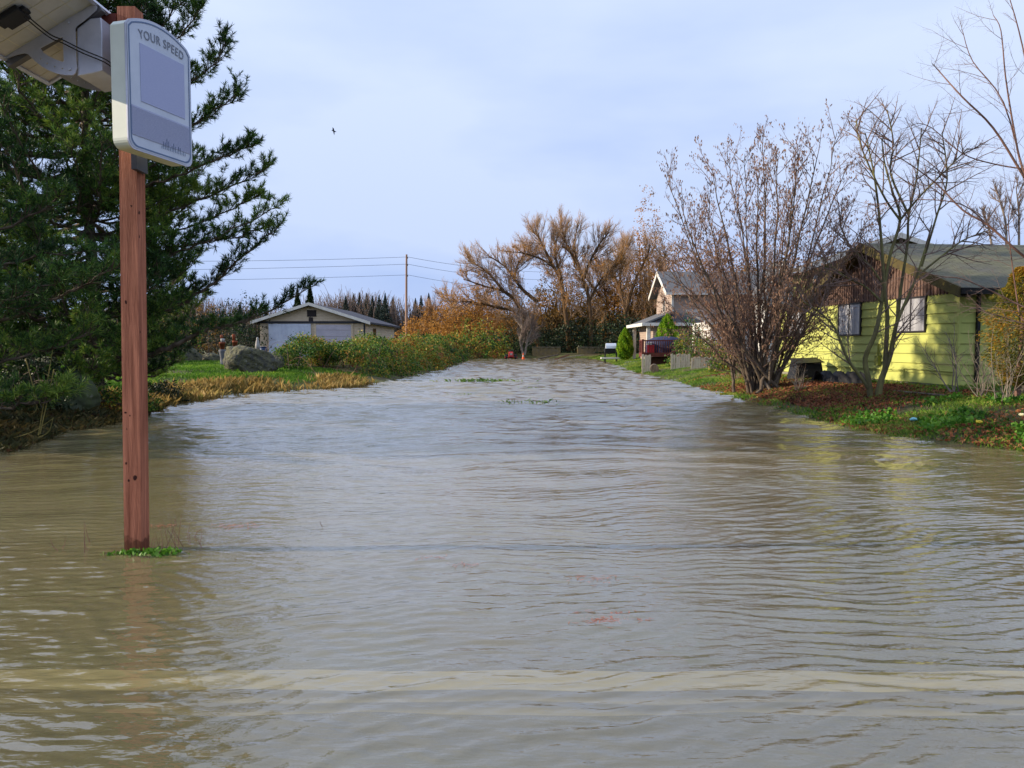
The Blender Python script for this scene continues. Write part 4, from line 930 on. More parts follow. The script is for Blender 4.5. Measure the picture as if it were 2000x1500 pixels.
# --- willows at the end
twig_gold = M('golden_willow_twigs', S(184, 150, 110), S(204, 168, 136), .5, .8)
twig_gray = M('grey_brown_twigs', S(112, 98, 92), S(134, 116, 106), .5, .9)
cw = [dict(seg=8, wig=.05, up=.1, kids=12, ang=(25, 60), ratio=(.3, .5), crad=.09, tip=.2),
      dict(seg=6, wig=.09, up=.45, kids=10, ang=(18, 45), ratio=(.35, .6), crad=.024, tip=.3, **{'from': .12}),
      dict(seg=4, wig=.10, up=.5, kids=8, ang=(15, 40), ratio=(.4, .75), crad=.016, **{'from': .1}),
      dict(seg=3, wig=.10, up=.5, kids=3, ang=(12, 35), ratio=(.5, .9), crad=.013, **{'from': .1}),
      dict(seg=2, wig=.1, up=.4, kids=0, ang=(15, 40), ratio=(.5, .8), crad=.012)]
def willow(label, px0, Y, paths, seed, leaves=True, k=27, length=(2.5, 4.8), group='bare golden willows'):
    rng = np.random.default_rng(seed); out = [[] for _ in cw]; tips = []
    for pth, r in paths:
        along(rng, spline(PP(pth, Y), 5), r, .06, cw, 0, out, tips, k, .16, (22, 58), length, .048)
    t = make_tree('willow_tree', label, 'willow', tuple(GX(px0, Y)), out, bark_will, twig_gold, 2, group)
    tp = np.array([q for q, _ in tips]); tp = tp[rng.random(len(tp)) < .16] + rng.normal(size=(1, 3)) * .1
    w_ = tp[tp[:, 2] < np.quantile(tp[:, 2], .45)]
    if leaves and len(w_): V, F = cards(rng, w_, .17, .6); npmesh('leaves', V, F, autumn, t)
    return t
willow('tall twin-trunk bare willow, the highest crown at the end of the road', 1105, 98,
       [([(1112, 690), (1108, 640), (1100, 580), (1090, 535), (1068, 512), (1035, 498), (1008, 492)], .34),
        ([(1105, 600), (1096, 545), (1085, 500), (1088, 465), (1100, 440)], .24),
        ([(1150, 690), (1154, 640), (1148, 575), (1130, 520), (1122, 480), (1128, 440)], .34),
        ([(1140, 545), (1155, 505), (1172, 475), (1185, 460)], .2), ([(1092, 540), (1060, 480), (1045, 450)], .2),
        ([(1130, 520), (1108, 480), (1098, 450)], .2), ([(1150, 590), (1175, 545), (1205, 520)], .18)], 21)
willow('wide leaning bare willow with limbs arching low over the orange bushes', 1060, 100,
       [([(1060, 690), (1035, 640), (1012, 595), (985, 570), (950, 560), (905, 545)], .36),
        ([(1050, 590), (1020, 565), (1005, 545), (985, 520), (955, 500)], .26),
        ([(1045, 640), (1010, 610), (970, 600), (925, 590), (890, 590)], .26),
        ([(1005, 545), (1012, 515), (1030, 495)], .16), ([(985, 570), (950, 530), (915, 510)], .2)], 22)
willow('bare willow leaning over the porch roof of the tan house', 1225, 104,
       [([(1225, 690), (1222, 620), (1210, 560), (1190, 530), (1170, 520)], .3), ([(1222, 610), (1240, 550), (1262, 505), (1270, 480)], .26),
        ([(1210, 560), (1215, 510), (1225, 480)], .2), ([(1262, 690), (1275, 600), (1290, 540), (1300, 490)], .28)], 23)
willow('slender bare willow filling the gap between the two tall crowns', 1190, 108,
       [([(1190, 690), (1188, 620), (1180, 560), (1165, 520)], .22), ([(1192, 640), (1205, 570), (1215, 520), (1212, 490)], .2), ([(1188, 600), (1150, 550), (1120, 520)], .16)], 27)
willow('twiggy pale bare tree low at the far left end of the willow row', 880, 110,
       [([(900, 690), (895, 640), (885, 600), (870, 575)], .22), ([(905, 690), (915, 640), (930, 600), (940, 575)], .2), ([(860, 690), (850, 640), (845, 600)], .2)], 24)
willow('dead grey weeping tree with two pale trunks beside the red mower', 1025, 90,
       [([(1022, 693), (1016, 665), (1020, 640), (1012, 615)], .16), ([(1025, 693), (1030, 665), (1038, 640), (1030, 612)], .14)], 25, False, 18, (1.6, 3.0), 'other far trees')
for ob in bpy.data.objects:
    if ob.get('label', '').startswith('dead grey'):
        for c in ob.children: c.data.materials[0] = twig_gray if c.name.startswith('crown') else bark_pale
# far woods and conifers
rw = np.random.default_rng(3); polys = []
def wood_trees(rw, xs, Y, hts, polys, n=46, r=.07):
    for x, h in zip(xs, hts):
        for k in range(n):
            a = rw.random() * 6.28; sp_ = rw.uniform(.05, .34) * h; z0 = rw.uniform(.0, .45) * h; y = Y + rw.normal() * 4
            p0 = np.array([x, y, .5 + z0]); p2 = np.array([x + math.cos(a) * sp_, y + math.sin(a) * sp_, .5 + z0 + rw.uniform(.4, 1.0) * (h - z0)]); p1 = (p0 + p2) / 2 + [rw.normal() * .5, 0, rw.normal() * .4]
            polys.append((np.array([p0, p1, p2]), np.array([r * 1.4, r, r * .5])))
xs = rw.uniform(-125, -18, 150); wood_trees(rw, xs, 205, 12.5 + 2.5 * np.sin(xs * .12) + rw.normal(size=150) * 1.2, polys)
xs = rw.uniform(-18, 60, 70); wood_trees(rw, xs, 210, 11 + rw.normal(size=70), polys)
xs = rw.uniform(60, 170, 60); wood_trees(rw, xs, 190, 17 + rw.normal(size=60) * 2, polys)
V, F = tubes(polys, 3); tag(npmesh('distant_woods', V, F, M('far_wood_branches', S(104, 92, 88), S(128, 110, 96), .06, .95)), 'bare grey brown woods along the horizon', 'woods', kind='stuff')
und = blob_pts(rw, (0, 0, 0), (1, 1, 1), 10); pts = np.column_stack([rw.uniform(-130, 170, 26000), 196 + rw.normal(size=26000) * 5, np.abs(rw.normal(size=26000)) * 3.0 + .3])
V, F = cards(rw, pts, .8, .7); tag(npmesh('distant_undergrowth', V, F, ML('far_undergrowth', [S(70, 66, 50), S(100, 86, 60), S(128, 104, 72)], .2, .9, .05)), 'brown undergrowth at the foot of the far woods', 'undergrowth', kind='stuff')
far_con = ML('far_conifer', [S(38, 52, 48), S(56, 70, 60)], .1, .8, .2)
def conifer(px, top, Y, label, wid=.27, mat=None):
    b = GX(px, Y); h = P(px, top, Y).z - b.z; t = thing('conifer_tree', label, 'conifer', tuple(b), 'dark conifers on the skyline')
    V, F = tubes([(np.array([[b.x, b.y, b.z], [b.x, b.y, b.z + h]]), np.array([.25, .04]))], 6); npmesh('trunk', V, F, bark, t)
    n = 2600; z = rw.random(n) ** .75; a = rw.random(n) * 6.28; r = (1 - z) * h * wid * (.55 + .45 * np.abs(np.sin(z * 26 + np.sin(a * 3)))) * rw.uniform(.2, 1, n) + .03
    pts = np.column_stack([b.x + np.cos(a) * r, b.y + np.sin(a) * r, b.z + h * (.12 + .88 * z)]); V, F = cards(rw, pts, .2 + .55 * (1 - z), .5, dirs=np.column_stack([np.cos(a), np.sin(a), -.25 + 0 * a])); npmesh('crown', V, F, mat or far_con, t)
for i, (px, top) in enumerate(((676, 578), (692, 573), (703, 571), (717, 573), (728, 577), (741, 576), (753, 572), (768, 580), (812, 582), (823, 577), (838, 572), (520, 592), (470, 590))):
    lab = ['shortest conifer above the garage roof', 'second conifer above the garage roof', 'broad conifer above the garage roof', 'slim conifer above the garage eave', 'conifer above the garage eave beside a twin', 'rounder conifer above the garage eave',
           'tallest conifer between garage and utility pole', 'short conifer just left of the utility pole', 'small conifer right of the utility pole', 'slender conifer right of the utility pole', 'conifer touching the willow branches',
           'conifer glimpsed left of the garage peak', 'far conifer showing through the pine twigs'][i]
    conifer(px, top, 190 + (i * 37 % 20), lab)
# small dark pines just behind the garage roof
for px, top, lab in ((607, 556, 'dark pointed conifer standing right behind the garage peak'), (582, 566, 'dark conifer just left of the garage peak')):
    conifer(px, top, 82, lab, .2, darkgreen)

# --- hazel by the yellow house
twig_red = M('reddish_twigs', S(100, 80, 72), S(134, 112, 102), 1.5, .85)
catk = ML('tan_catkins', [S(128, 100, 82), S(156, 124, 102), S(108, 76, 62)], .3, .8, 1)
Yh = 24.5; hb = GX(1487, Yh, .05); rh = np.random.default_rng(31)
ch = [dict(seg=9, wig=.045, up=.25, kids=17, ang=(18, 48), ratio=(.17, .34), crad=.017, tip=.12, **{'from': .22}),
      dict(seg=5, wig=.09, up=.3, kids=6, ang=(20, 50), ratio=(.3, .55), crad=.010, **{'from': .15}),
      dict(seg=3, wig=.10, up=.2, kids=3, ang=(20, 55), ratio=(.4, .7), crad=.0075, **{'from': .2}),
      dict(seg=2, wig=.12, up=.1, kids=0, ang=(20, 50), ratio=(.5, .7), crad=.006)]
ends = [(1275, 480), (1300, 345), (1330, 400), (1350, 520), (1390, 330), (1420, 300), (1455, 300), (1490, 265), (1520, 310), (1555, 330), (1600, 290), (1635, 258), (1655, 320), (1650, 400), (1620, 450), (1310, 600), (1700, 420), (1370, 430), (1440, 400), (1540, 400), (1590, 380), (1480, 350), (1320, 540), (1560, 300), (1400, 480), (1340, 460), (1500, 320), (1380, 380), (1385, 630), (1420, 590), (1565, 560), (1605, 590), (1640, 540), (1455, 610), (1525, 590), (1590, 640), (1670, 480)]
out = [[] for _ in ch]; tips = []
for i, (ex_, ey) in enumerate(ends):
    dY = rh.uniform(-1.6, 1.8); b = np.array(hb) + [rh.normal() * .28, rh.normal() * .28, 0]; e = np.array(P(ex_, ey, Yh + dY))
    m_ = b + (e - b) * [.47, .47, .49] + rh.normal(size=3) * .10; poly = spline([b, m_, e], 6); poly[1:-1] += rh.normal(size=poly[1:-1].shape) * .03
    along(rh, poly, rh.uniform(.04, .07), .008, ch, 0, out, tips, 19, .22, (18, 50), (1.0, 2.2), .013)
hz = make_tree('hazel_shrub', 'tall many-stemmed bare hazel with tan catkins in front of the yellow house', 'bare shrub', tuple(hb), out, bark, twig_red, 1)
tp = np.array([q for q, _ in tips]); tp = tp[(rh.random(len(tp)) < .8)]
V, F = cards(rh, tp - [0, 0, .03], .09, .38, dirs=np.tile([0, 0, -1.], (len(tp), 1))); npmesh('catkins', V, F, catk, hz)

# --- forked bare tree in front of the windows
Yc = 19.2; cb = GX(1706, Yc, .05); rc = np.random.default_rng(41)
cc = [dict(seg=8, wig=.05, up=.2, kids=12, ang=(25, 60), ratio=(.2, .4), crad=.02, tip=.15),
      dict(seg=5, wig=.08, up=.2, kids=6, ang=(28, 60), ratio=(.35, .6), crad=.011, **{'from': .15}),
      dict(seg=4, wig=.09, up=.15, kids=4, ang=(28, 60), ratio=(.35, .6), crad=.008, **{'from': .2}),
      dict(seg=2, wig=.1, up=.1, kids=0, ang=(30, 60), ratio=(.4, .7), crad=.006)]
out = [[] for _ in cc]; tips = []
limbs = [([(1700, 775), (1696, 740), (1690, 700), (1710, 650), (1722, 590), (1738, 500), (1758, 430), (1745, 380), (1728, 320), (1722, 270)], .075),
         ([(1715, 775), (1722, 740), (1740, 690), (1752, 630), (1790, 540), (1820, 440)], .09),
         ([(1728, 720), (1733, 620), (1727, 560), (1722, 480), (1715, 400), (1705, 330), (1690, 260)], .06),
         ([(1700, 765), (1680, 735), (1655, 700), (1630, 640), (1600, 610), (1570, 590)], .05),
         ([(1752, 630), (1760, 560), (1772, 480), (1775, 420), (1790, 350), (1800, 250)], .045),
         ([(1758, 430), (1730, 390), (1700, 330), (1680, 280), (1672, 235)], .03),
         ([(1758, 430), (1800, 380), (1850, 330), (1890, 290)], .03),
         ([(1722, 590), (1690, 560), (1650, 540), (1600, 500)], .03),
         ([(1775, 420), (1740, 340), (1745, 280), (1733, 215)], .03),
         ([(1790, 540), (1840, 500), (1880, 470), (1930, 450)], .03),
         ([(1727, 560), (1700, 520), (1660, 480), (1640, 440)], .025),
         ([(1800, 520), (1830, 420), (1850, 350), (1840, 260)], .03)]
for pth, r in limbs:
    pl_ = spline(PP([(x, y, rc.normal() * .12 if i > 2 else 0) for i, (x, y) in enumerate(pth)], Yc), 4)
    along(rc, pl_, r, .012, cc, 0, out, tips, 13, .3, (25, 62), (.8, 1.9), .018)
make_tree('forked_bare_tree', 'mossy forked bare tree with low V-shaped trunks in front of the yellow house windows', 'bare tree', tuple(cb), out, bark_moss, twig_red, 1)
# --- tree reaching in from the right
Yr = 13.5; rb = Vector((10.6, 13.5, gz(10.6, 13.5))); rc = np.random.default_rng(43); out = [[] for _ in cc]; tips = []
T0 = tuple(rb); fork = tuple(P(2130, 560, Yr))
lim2 = [([(2130, 560), (2060, 440), (2000, 345), (1940, 250), (1880, 190), (1835, 140), (1822, 125)], .035),
        ([(2130, 560), (2060, 540), (1993, 495), (1930, 440), (1880, 410), (1830, 360), (1760, 310), (1720, 300)], .035),
        ([(2120, 500), (2040, 400), (1998, 330), (1980, 250), (1964, 150), (1955, 60), (1940, 30)], .03),
        ([(2130, 600), (2060, 620), (2000, 600), (1940, 570), (1880, 545), (1840, 540), (1790, 530)], .022),
        ([(2120, 480), (2060, 380), (2020, 200), (1990, 60), (1960, -40)], .03),
        ([(1990, 610), (1975, 500), (1970, 420), (1985, 340)], .014),
        ([(1998, 330), (1940, 320), (1880, 300), (1820, 250), (1790, 240)], .016),
        ([(2000, 345), (1960, 200), (1900, 120), (1880, 60)], .016),
        ([(2130, 620), (2040, 640), (1960, 620), (1900, 600)], .018),
        ([(1930, 440), (1880, 400), (1800, 390), (1700, 400)], .014)]
out[0].append((np.array([T0, (10.65, 13.5, 1.6), fork]), np.array([.09, .07, .05])))
for pth, r in lim2:
    along(rc, spline(PP([(x, y, rc.normal() * .1) for x, y in pth], Yr), 4), r * .85, .005, cc, 0, out, tips, 11, .2, (25, 60), (.5, 1.4), .008)
for lv in (1, 2, 3): out[lv] = [(p, r * .62) for p, r in out[lv]]
make_tree('bare_overhanging_tree', 'bare tree leaning in from beyond the picture edge with long thin crossing branches', 'bare tree', T0, out, bark_red, twig_red, 1)
# background bare tree above the yellow roof
rg = np.random.default_rng(44); out = [[] for _ in cw]; tips = []
for pth in ([(1965, 500), (1965, 440), (1955, 400), (1950, 380)], [(1990, 500), (1990, 420), (1985, 370)], [(1940, 500), (1930, 440), (1920, 420)]):
    along(rg, spline(PP(pth, 60), 4), .1, .03, cw, 0, out, tips, 8, .2, (20, 50), (1.2, 2.4), .05)
t_ = make_tree('bare_tree', 'pale bare tree rising behind the green shingle roof', 'bare tree', tuple(GX(1970, 60)), out, bark_pale, twig_gray, 1)
# --- small bare shrubs on the right bank
def scrub(name, label, px, py, n, hgt, spread, seed, mt, mtw, r=.012, lenr=(.5, .9)):
    rs = np.random.default_rng(seed); b = G(px, py); cfg = [dict(seg=6, wig=.12, up=.2, kids=7, ang=(25, 60), ratio=(.25, .5), crad=r * .5, tip=.25), dict(seg=4, wig=.14, up=.1, kids=4, ang=(25, 60), ratio=(.4, .7), crad=r * .35), dict(seg=3, wig=.14, up=.05, kids=0, ang=(20, 60), ratio=(.4, .6), crad=r * .3)]
    st = []
    for i in range(n):
        d = np.array([rs.normal() * spread, rs.normal() * spread, 1.0]); st.append((np.array(b) + [rs.normal() * .05, rs.normal() * .05, -.05], d, hgt * rs.uniform(.7, 1.05), r))
    out, tips = bare_tree(rs, st, cfg); return make_tree(name, label, 'bare shrub', tuple(b), out, mt, mtw, 1)
scrub('bare_sapling', 'small twisted bare shrub in front of the yellow house corner', 1866, 768, 5, 1.9, .35, 51, bark_pale, twig_red, .016)
for i, (px, py, n, h_, lab) in enumerate(((1915, 778, 12, 1.5, 'arching dry stems left of the golden cedar'), (1960, 790, 12, 1.6, 'tangle of bare canes in front of the golden cedar'), (1995, 770, 12, 1.7, 'bare canes below the golden cedar at the picture edge'), (1440, 742, 8, .9, 'small dry twigs beside the wire fence post'), (1560, 765, 9, .8, 'low dry twigs by the black boxes'))):
    scrub('dry_shrub', lab, px, py, n, h_, .38, 60 + i, bark_pale, bark_pale, .010)
# golden cedar at the right edge
rs = np.random.default_rng(8); cb_ = GX(1990, 15.6); t = thing('golden_cedar', 'golden green cedar with feathery drooping sprays beside the shaded house front', 'cedar', tuple(cb_))
tpn = np.array([[cb_.x, cb_.y, cb_.z - .05], [cb_.x + .1, cb_.y, cb_.z + 2.6]]); V, F = tubes([(tpn, np.array([.07, .02]))], 7); npmesh('trunk', V, F, bark_red, t)
n = 15000; z = rs.random(n); a = rs.random(n) * 6.28; k = np.interp(z, [0, .25, .6, 1], [.35, .8, .85, .12]) * (.65 + .35 * np.abs(np.sin(a * 4 + z * 9)) * np.abs(np.cos(z * 17 + a))) * np.sqrt(rs.random(n))
pts = np.column_stack([cb_.x + .02 + np.cos(a) * k, cb_.y + np.sin(a) * k, cb_.z + .35 + z * 2.4]); V, F = cards(rs, pts, .065, .35, dirs=np.column_stack([np.cos(a), np.sin(a), -.3 + 0 * a])); npmesh('crown', V, F, cedar_l, t)
# thujas
def thuja(px, Y, top, wid, label, n=9000):
    b = GX(px, Y); h = P(px, top, Y).z - b.z; t = thing('thuja_tree', label, 'thuja', tuple(b))
    V, F = tubes([(np.array([[b.x, b.y, b.z - .05], [b.x, b.y, b.z + h * .8]]), np.array([.06, .02]))], 6); npmesh('trunk', V, F, bark, t)
    z = rs.random(n); a = rs.random(n) * 6.28; prof = np.interp(z, [0, .1, .35, .7, .92, 1], [.35, .8, 1, .72, .3, .06]) * wid * (.86 + .14 * np.sin(a * 7 + z * 14)) * (.6 + .4 * rs.random(n) ** .4)
    pts = np.column_stack([b.x + np.cos(a) * prof, b.y + np.sin(a) * prof, b.z + .2 + z * (h - .2)]); V, F = cards(rs, pts, .16, .5, dirs=np.column_stack([np.cos(a) * .5, np.sin(a) * .5, 1 + 0 * a])); npmesh('crown', V, F, thuja_l, t)
thuja(1221, 66, 641, .80, 'bright green rounded thuja standing alone on the grass by the water')
thuja(1303, 53, 614, .95, 'bright green conical thuja behind the deck railing')

# --- ground cover
def scatter(rng, box, n, cond):
    (x0, x1, y0, y1) = box; x = rng.uniform(x0, x1, n * 3); y = y0 + (y1 - y0) * rng.random(n * 3) ** 1.6; d = wdist(x, y); ok = cond(x, y, d); x, y = x[ok][:n], y[ok][:n]
    return np.column_stack([x, y, height(x, y)])
def add_stuff(name, label, cat, V, F, m): return tag(npmesh(name, V, F, m), label, cat, kind='stuff')
# right bank grass
p = scatter(rng, (6.5, 16, 9, 48), 90000, lambda x, y, d: (d > -.15) & (d < 6) & ((x < 11.5 - (y - 20) * .08) | (y < 19.8)) & (np.sin(x * 2.1 + y * .7) + np.sin(y * 1.9 - x) + rng.normal(size=x.shape) * .9 > -.4)); p = p[p[:, 2] > -.06]
V, F = blades(rng, p, .085, .0035 + .0 * p[:, :1], .5); add_stuff('grass', 'green grass on the right bank in front of the yellow house', 'grass', V, F, grassm)
p = scatter(rng, (6.5, 16, 9, 34), 26000, lambda x, y, d: (d > -.1) & (d < 4.2) & ((x < 11.4 - (y - 20) * .08) | (y < 19.8)) & (np.sin(x * 1.6 + y * .5 + 1) + np.sin(y * 1.1 - x * 1.4) + rng.normal(size=x.shape) * .8 > .2)); p = p[p[:, 2] > -.04]
V, F = cards(rng, p + [0, 0, .035], .075, .8, up=0); add_stuff('leaf_litter', 'russet fallen leaves strewn over the right bank', 'fallen leaves', V, F, litter)
p = scatter(rng, (7.2, 10.8, 17, 34), 9000, lambda x, y, d: (d > .3) & (d < 4.0) & (np.hypot(x - 8.6, (y - 23) * .45) < 2.1 + rng.normal(size=x.shape) * .3))
V, F = cards(rng, p + [0, 0, .05], .085, .8); add_stuff('leaf_litter', 'carpet of brown fallen leaves under the hazel', 'fallen leaves', V, F, ML('dark_brown_litter', [S(70, 44, 34), S(110, 66, 46), S(140, 86, 56), S(90, 62, 46)], .15, .8, .8))
p = scatter(rng, (7.0, 12, 10.5, 17), 5200, lambda x, y, d: (d > .0) & (d < 3.5) & (np.sin(x * 2.3 + y) + np.sin(y * 2.9 - x * 1.8) > .55)); 
V, F = cards(rng, p + np.column_stack([0 * p[:, :2], rng.uniform(.03, .17, len(p))]), .085, .8); add_stuff('broadleaf_weeds', 'bright green broadleaf weeds among the fallen leaves', 'weeds', V, F, green_w)
# far right grass
p = scatter(rng, (7.5, 13, 46, 92), 42000, lambda x, y, d: (d > -.3) & (d < 3.5)); V, F = blades(rng, p, .12, .009, .5); add_stuff('grass', 'bright short grass at the foot of the lone green thuja', 'grass', V, F, grassm)
# left bank: green lawn and straw grass at the edge
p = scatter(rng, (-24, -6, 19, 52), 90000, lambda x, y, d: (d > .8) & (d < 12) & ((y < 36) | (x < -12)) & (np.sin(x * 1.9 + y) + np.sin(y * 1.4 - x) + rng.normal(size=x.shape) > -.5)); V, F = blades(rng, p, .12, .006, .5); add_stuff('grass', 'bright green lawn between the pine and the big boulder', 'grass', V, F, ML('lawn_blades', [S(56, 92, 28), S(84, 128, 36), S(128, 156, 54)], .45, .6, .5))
p = scatter(rng, (-14, -5.5, 19.5, 32.5), 12000, lambda x, y, d: (d > -.45) & (d < 1.3) & (np.sin(x * 1.7) + np.sin(y * 1.3 + x) + rng.normal(size=x.shape) * .7 > -.3)); p[:, 2] = np.maximum(p[:, 2], -.03)
V, F = blades(rng, p, .30, .006, .42); add_stuff('dry_grass', 'straw-coloured long grass along the left water edge', 'dry grass', V, F, dry)
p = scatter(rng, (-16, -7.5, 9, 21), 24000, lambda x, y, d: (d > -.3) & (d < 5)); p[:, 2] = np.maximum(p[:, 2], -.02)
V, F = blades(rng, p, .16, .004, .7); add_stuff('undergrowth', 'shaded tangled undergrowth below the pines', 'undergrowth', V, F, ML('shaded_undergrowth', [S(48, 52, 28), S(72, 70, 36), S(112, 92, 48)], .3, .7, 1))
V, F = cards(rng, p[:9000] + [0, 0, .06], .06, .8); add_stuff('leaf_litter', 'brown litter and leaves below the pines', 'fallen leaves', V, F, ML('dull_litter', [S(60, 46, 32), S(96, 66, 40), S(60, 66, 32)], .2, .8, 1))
# ------------------------------------------------------------------ small things
def rock(name, label, c, rad, seed, mat, squash=None, cuts=9):
    rk = np.random.default_rng(seed); bm = bmesh.new(); bmesh.ops.create_icosphere(bm, subdivisions=5, radius=1)
    V = np.array([v.co for v in bm.verts]); ns = unit(rk.normal(size=(cuts, 3))); ds = rk.uniform(.62, .9, cuts)
    for n_, d_ in zip(ns, ds):
        s = V @ n_; over = np.maximum(s - d_, 0); V -= np.outer(over * .92, n_)
    V += unit(V) * (.045 * np.sin(V[:, :1] * 5 + seed + 2 * V[:, 2:]) * np.sin(V[:, 1:2] * 6 + V[:, 2:] * 4) + .025 * np.sin(V[:, :1] * 9 + seed) * np.sin(V[:, 1:2] * 11) + .02 * np.sin(V[:, 2:] * 17 + V[:, :1] * 13) + rk.normal(size=(len(V), 1)) * .011)
    if squash: V = squash(V)
    V = V * np.array(rad)
    for v, q in zip(bm.verts, V): v.co = q
    me = bpy.data.meshes.new(name); bm.to_mesh(me); bm.free(); me.materials.append(mat)
    me.polygons.foreach_set('use_smooth', [True] * len(me.polygons))
    o = bpy.data.objects.new(name, me); C.objects.link(o); o.location = c; return tag(o, label, 'boulder')
stone = M('grey_lichen_stone', S(66, 66, 74), S(150, 148, 154), 5.5, .9, .16, 7, c3=S(104, 102, 74), lo=.3, hi=.7, detail=9)
c = GX(488, 32.0)
def sq(V):
    V = V.copy(); V[:, 2] *= np.where(V[:, 2] > 0, 1 - .24 * (V[:, 0] + .6), 1); V[:, 0] = np.where(V[:, 0] < 0, V[:, 0] * (.96 + .1 * V[:, 2]), V[:, 0]); return V
rock('boulder', 'big grey lichen-spotted boulder sloping down to the right in the dry grass', (c.x, c.y, c.z + .35), (1.1, .8, .92), 4, stone, sq)
c = GX(538, 34.6); rock('boulder', 'smaller dark boulder leaning against the big one beside the brambles', (c.x, c.y - .4, c.z + .15), (.5, .5, .62), 9, stone)
c = GX(300, 36); rock('boulder', 'small pale boulder just right of the post under the branches', (c.x, c.y, c.z + .2), (.5, .45, .85), 12, stone)
c = GX(365, 42); rock('boulder', 'rounded grey boulder on the shaded lawn', (c.x, c.y, c.z + .2), (.8, .6, .9), 14, stone)
c = GX(395, 43); rock('boulder', 'low flat boulder right of the rounded one on the lawn', (c.x + .6, c.y, c.z + .1), (.9, .5, .45), 15, stone)
mossy = M('mossy_rock', S(84, 88, 74), S(124, 124, 112), 2.6, .9, .03, 6, c3=S(74, 84, 48), lo=.3, hi=.7, detail=9)
c = GX(140, 17.0); rock('boulder', 'mossy ridged boulder in the shade left of the pine trunk', (c.x, c.y, c.z + .25), (.56, .5, .62), 21, mossy)
# garden figures by the boulder
def lathe_thing(name, label, cat, c, parts, sc_=.48):
    t = thing(name, label, cat, tuple(c))
    for nm, prof, m, dx in parts: a = MB(); a.lathe((c[0] + dx, c[1], c[2]), [(r_ * sc_, z_) for r_, z_ in prof], 14); a.build(nm, m, t, smooth=True)
    return t
orange = M('terracotta_orange', S(150, 78, 50), S(116, 60, 40), 5, .8); offw = M('weathered_white', S(176, 174, 170), S(146, 142, 138), 4, .8); blu = M('blue_plastic', S(52, 72, 108), S(44, 60, 92), 4, .5)
c = GX(434, 36.5)
lathe_thing('garden_urn', 'grey garden urn holding orange pots left of the big boulder', 'garden urn', c, [('pedestal', [(.02, .0), (.32, .0), (.30, .08), (.2, .12), (.24, .5), (.34, .68), (.34, .78), (.02, .8)], M('grey_cast_stone', S(116, 116, 120), S(90, 90, 94), 5, .85), 0), ('pot', [(.02, .8), (.2, .8), (.27, 1.06), (.30, 1.06), (.30, 1.13), (.02, 1.13)], orange, 0), ('upper_pot', [(.02, 1.135), (.16, 1.135), (.2, 1.3), (.02, 1.32)], offw, .02), ('finial', [(.02, 1.325), (.12, 1.33), (.14, 1.44), (.02, 1.5)], orange, -.02)])
c = GX(458, 39, .35)
lathe_thing('flower_pot_tower', 'stacked terracotta pots showing above the top of the big boulder', 'flower pots', c, [('lower_pot', [(.02, 0), (.2, 0), (.3, .8), (.33, .8), (.33, .95), (.02, .95)], orange, 0), ('middle_pot', [(.02, .955), (.16, .955), (.25, 1.45), (.28, 1.45), (.28, 1.55), (.02, 1.55)], orange, .02), ('top_pot', [(.02, 1.555), (.1, 1.555), (.17, 1.8), (.19, 1.86), (.02, 1.88)], orange, -.03)])
c = GX(503, 37.5); lathe_thing('white_jug', 'white lidded jug on a stand behind the boulder near the garage corner', 'jug', c, [('stand', [(.02, 0), (.28, 0), (.26, .75), (.02, .75)], offw, 0), ('jug_body', [(.02, .755), (.2, .76), (.24, 1.0), (.16, 1.2), (.1, 1.28), (.12, 1.36), (.02, 1.4)], offw, 0)])
c = GX(514, 38); lathe_thing('blue_barrel', 'dark blue barrel between the boulder and the garage door', 'barrel', c, [('barrel_body', [(.02, 0), (.36, 0), (.38, .1), (.35, .3), (.38, .5), (.35, .72), (.38, .9), (.02, .9)], blu, 0), ('rim', [(.33, .9), (.40, .9), (.40, .95), (.33, .95)], blu, 0)])
# barbecue
b = GX(1193, 68); bq = thing('barbecue_grill', 'barbecue with a raised silver lid and white shelf left of the lone thuja', 'barbecue', tuple(b)); x, y, z = b
a = MB(); a.box((x - .4, y - .25, z + .72), (x + .25, y + .25, z + .98)); a.build('firebox', black, bq, bevel=.02)
a = MB()
for i in range(7):
    t0, t1 = R(180 * i / 7), R(180 * (i + 1) / 7); a.add([(x - .32, y + .25 * math.cos(t0), z + .985 + .33 * math.sin(t0)), (x + .32, y + .25 * math.cos(t0), z + .985 + .33 * math.sin(t0)), (x + .32, y + .25 * math.cos(t1), z + .985 + .33 * math.sin(t1)), (x - .32, y + .25 * math.cos(t1), z + .985 + .33 * math.sin(t1))], [(0, 1, 2, 3)])
for sx_ in (-.32, .32): a.add([(x + sx_, y + .25 * math.cos(R(180 * i / 7)), z + .985 + .33 * math.sin(R(180 * i / 7))) for i in range(8)], [tuple(range(8))])
a.build('lid', M('silver_lid', S(206, 214, 226), rough=.3, metal=.3), bq)
a = MB(); a.box((x - .62, y - .25, z + .32), (x + .62, y + .25, z + .42)); a.build('shelf', white_trim, bq)
for sx_, sy in ((-.36, -.2), (.36, -.2), (-.36, .2), (.36, .2)): a = MB(); a.tube([(x + sx_, y + sy, z), (x + sx_, y + sy, z + .72)], .025, 6); a.build('leg', black, bq)
for sx_ in (-.36, .36): a = MB(); a.tube([(x + sx_ - .03, y - .26, z + .1), (x + sx_ + .03, y - .26, z + .1)], .1, 12); a.build('wheel', black, bq)
bq.scale = (1.4, 1.4, 1.4)
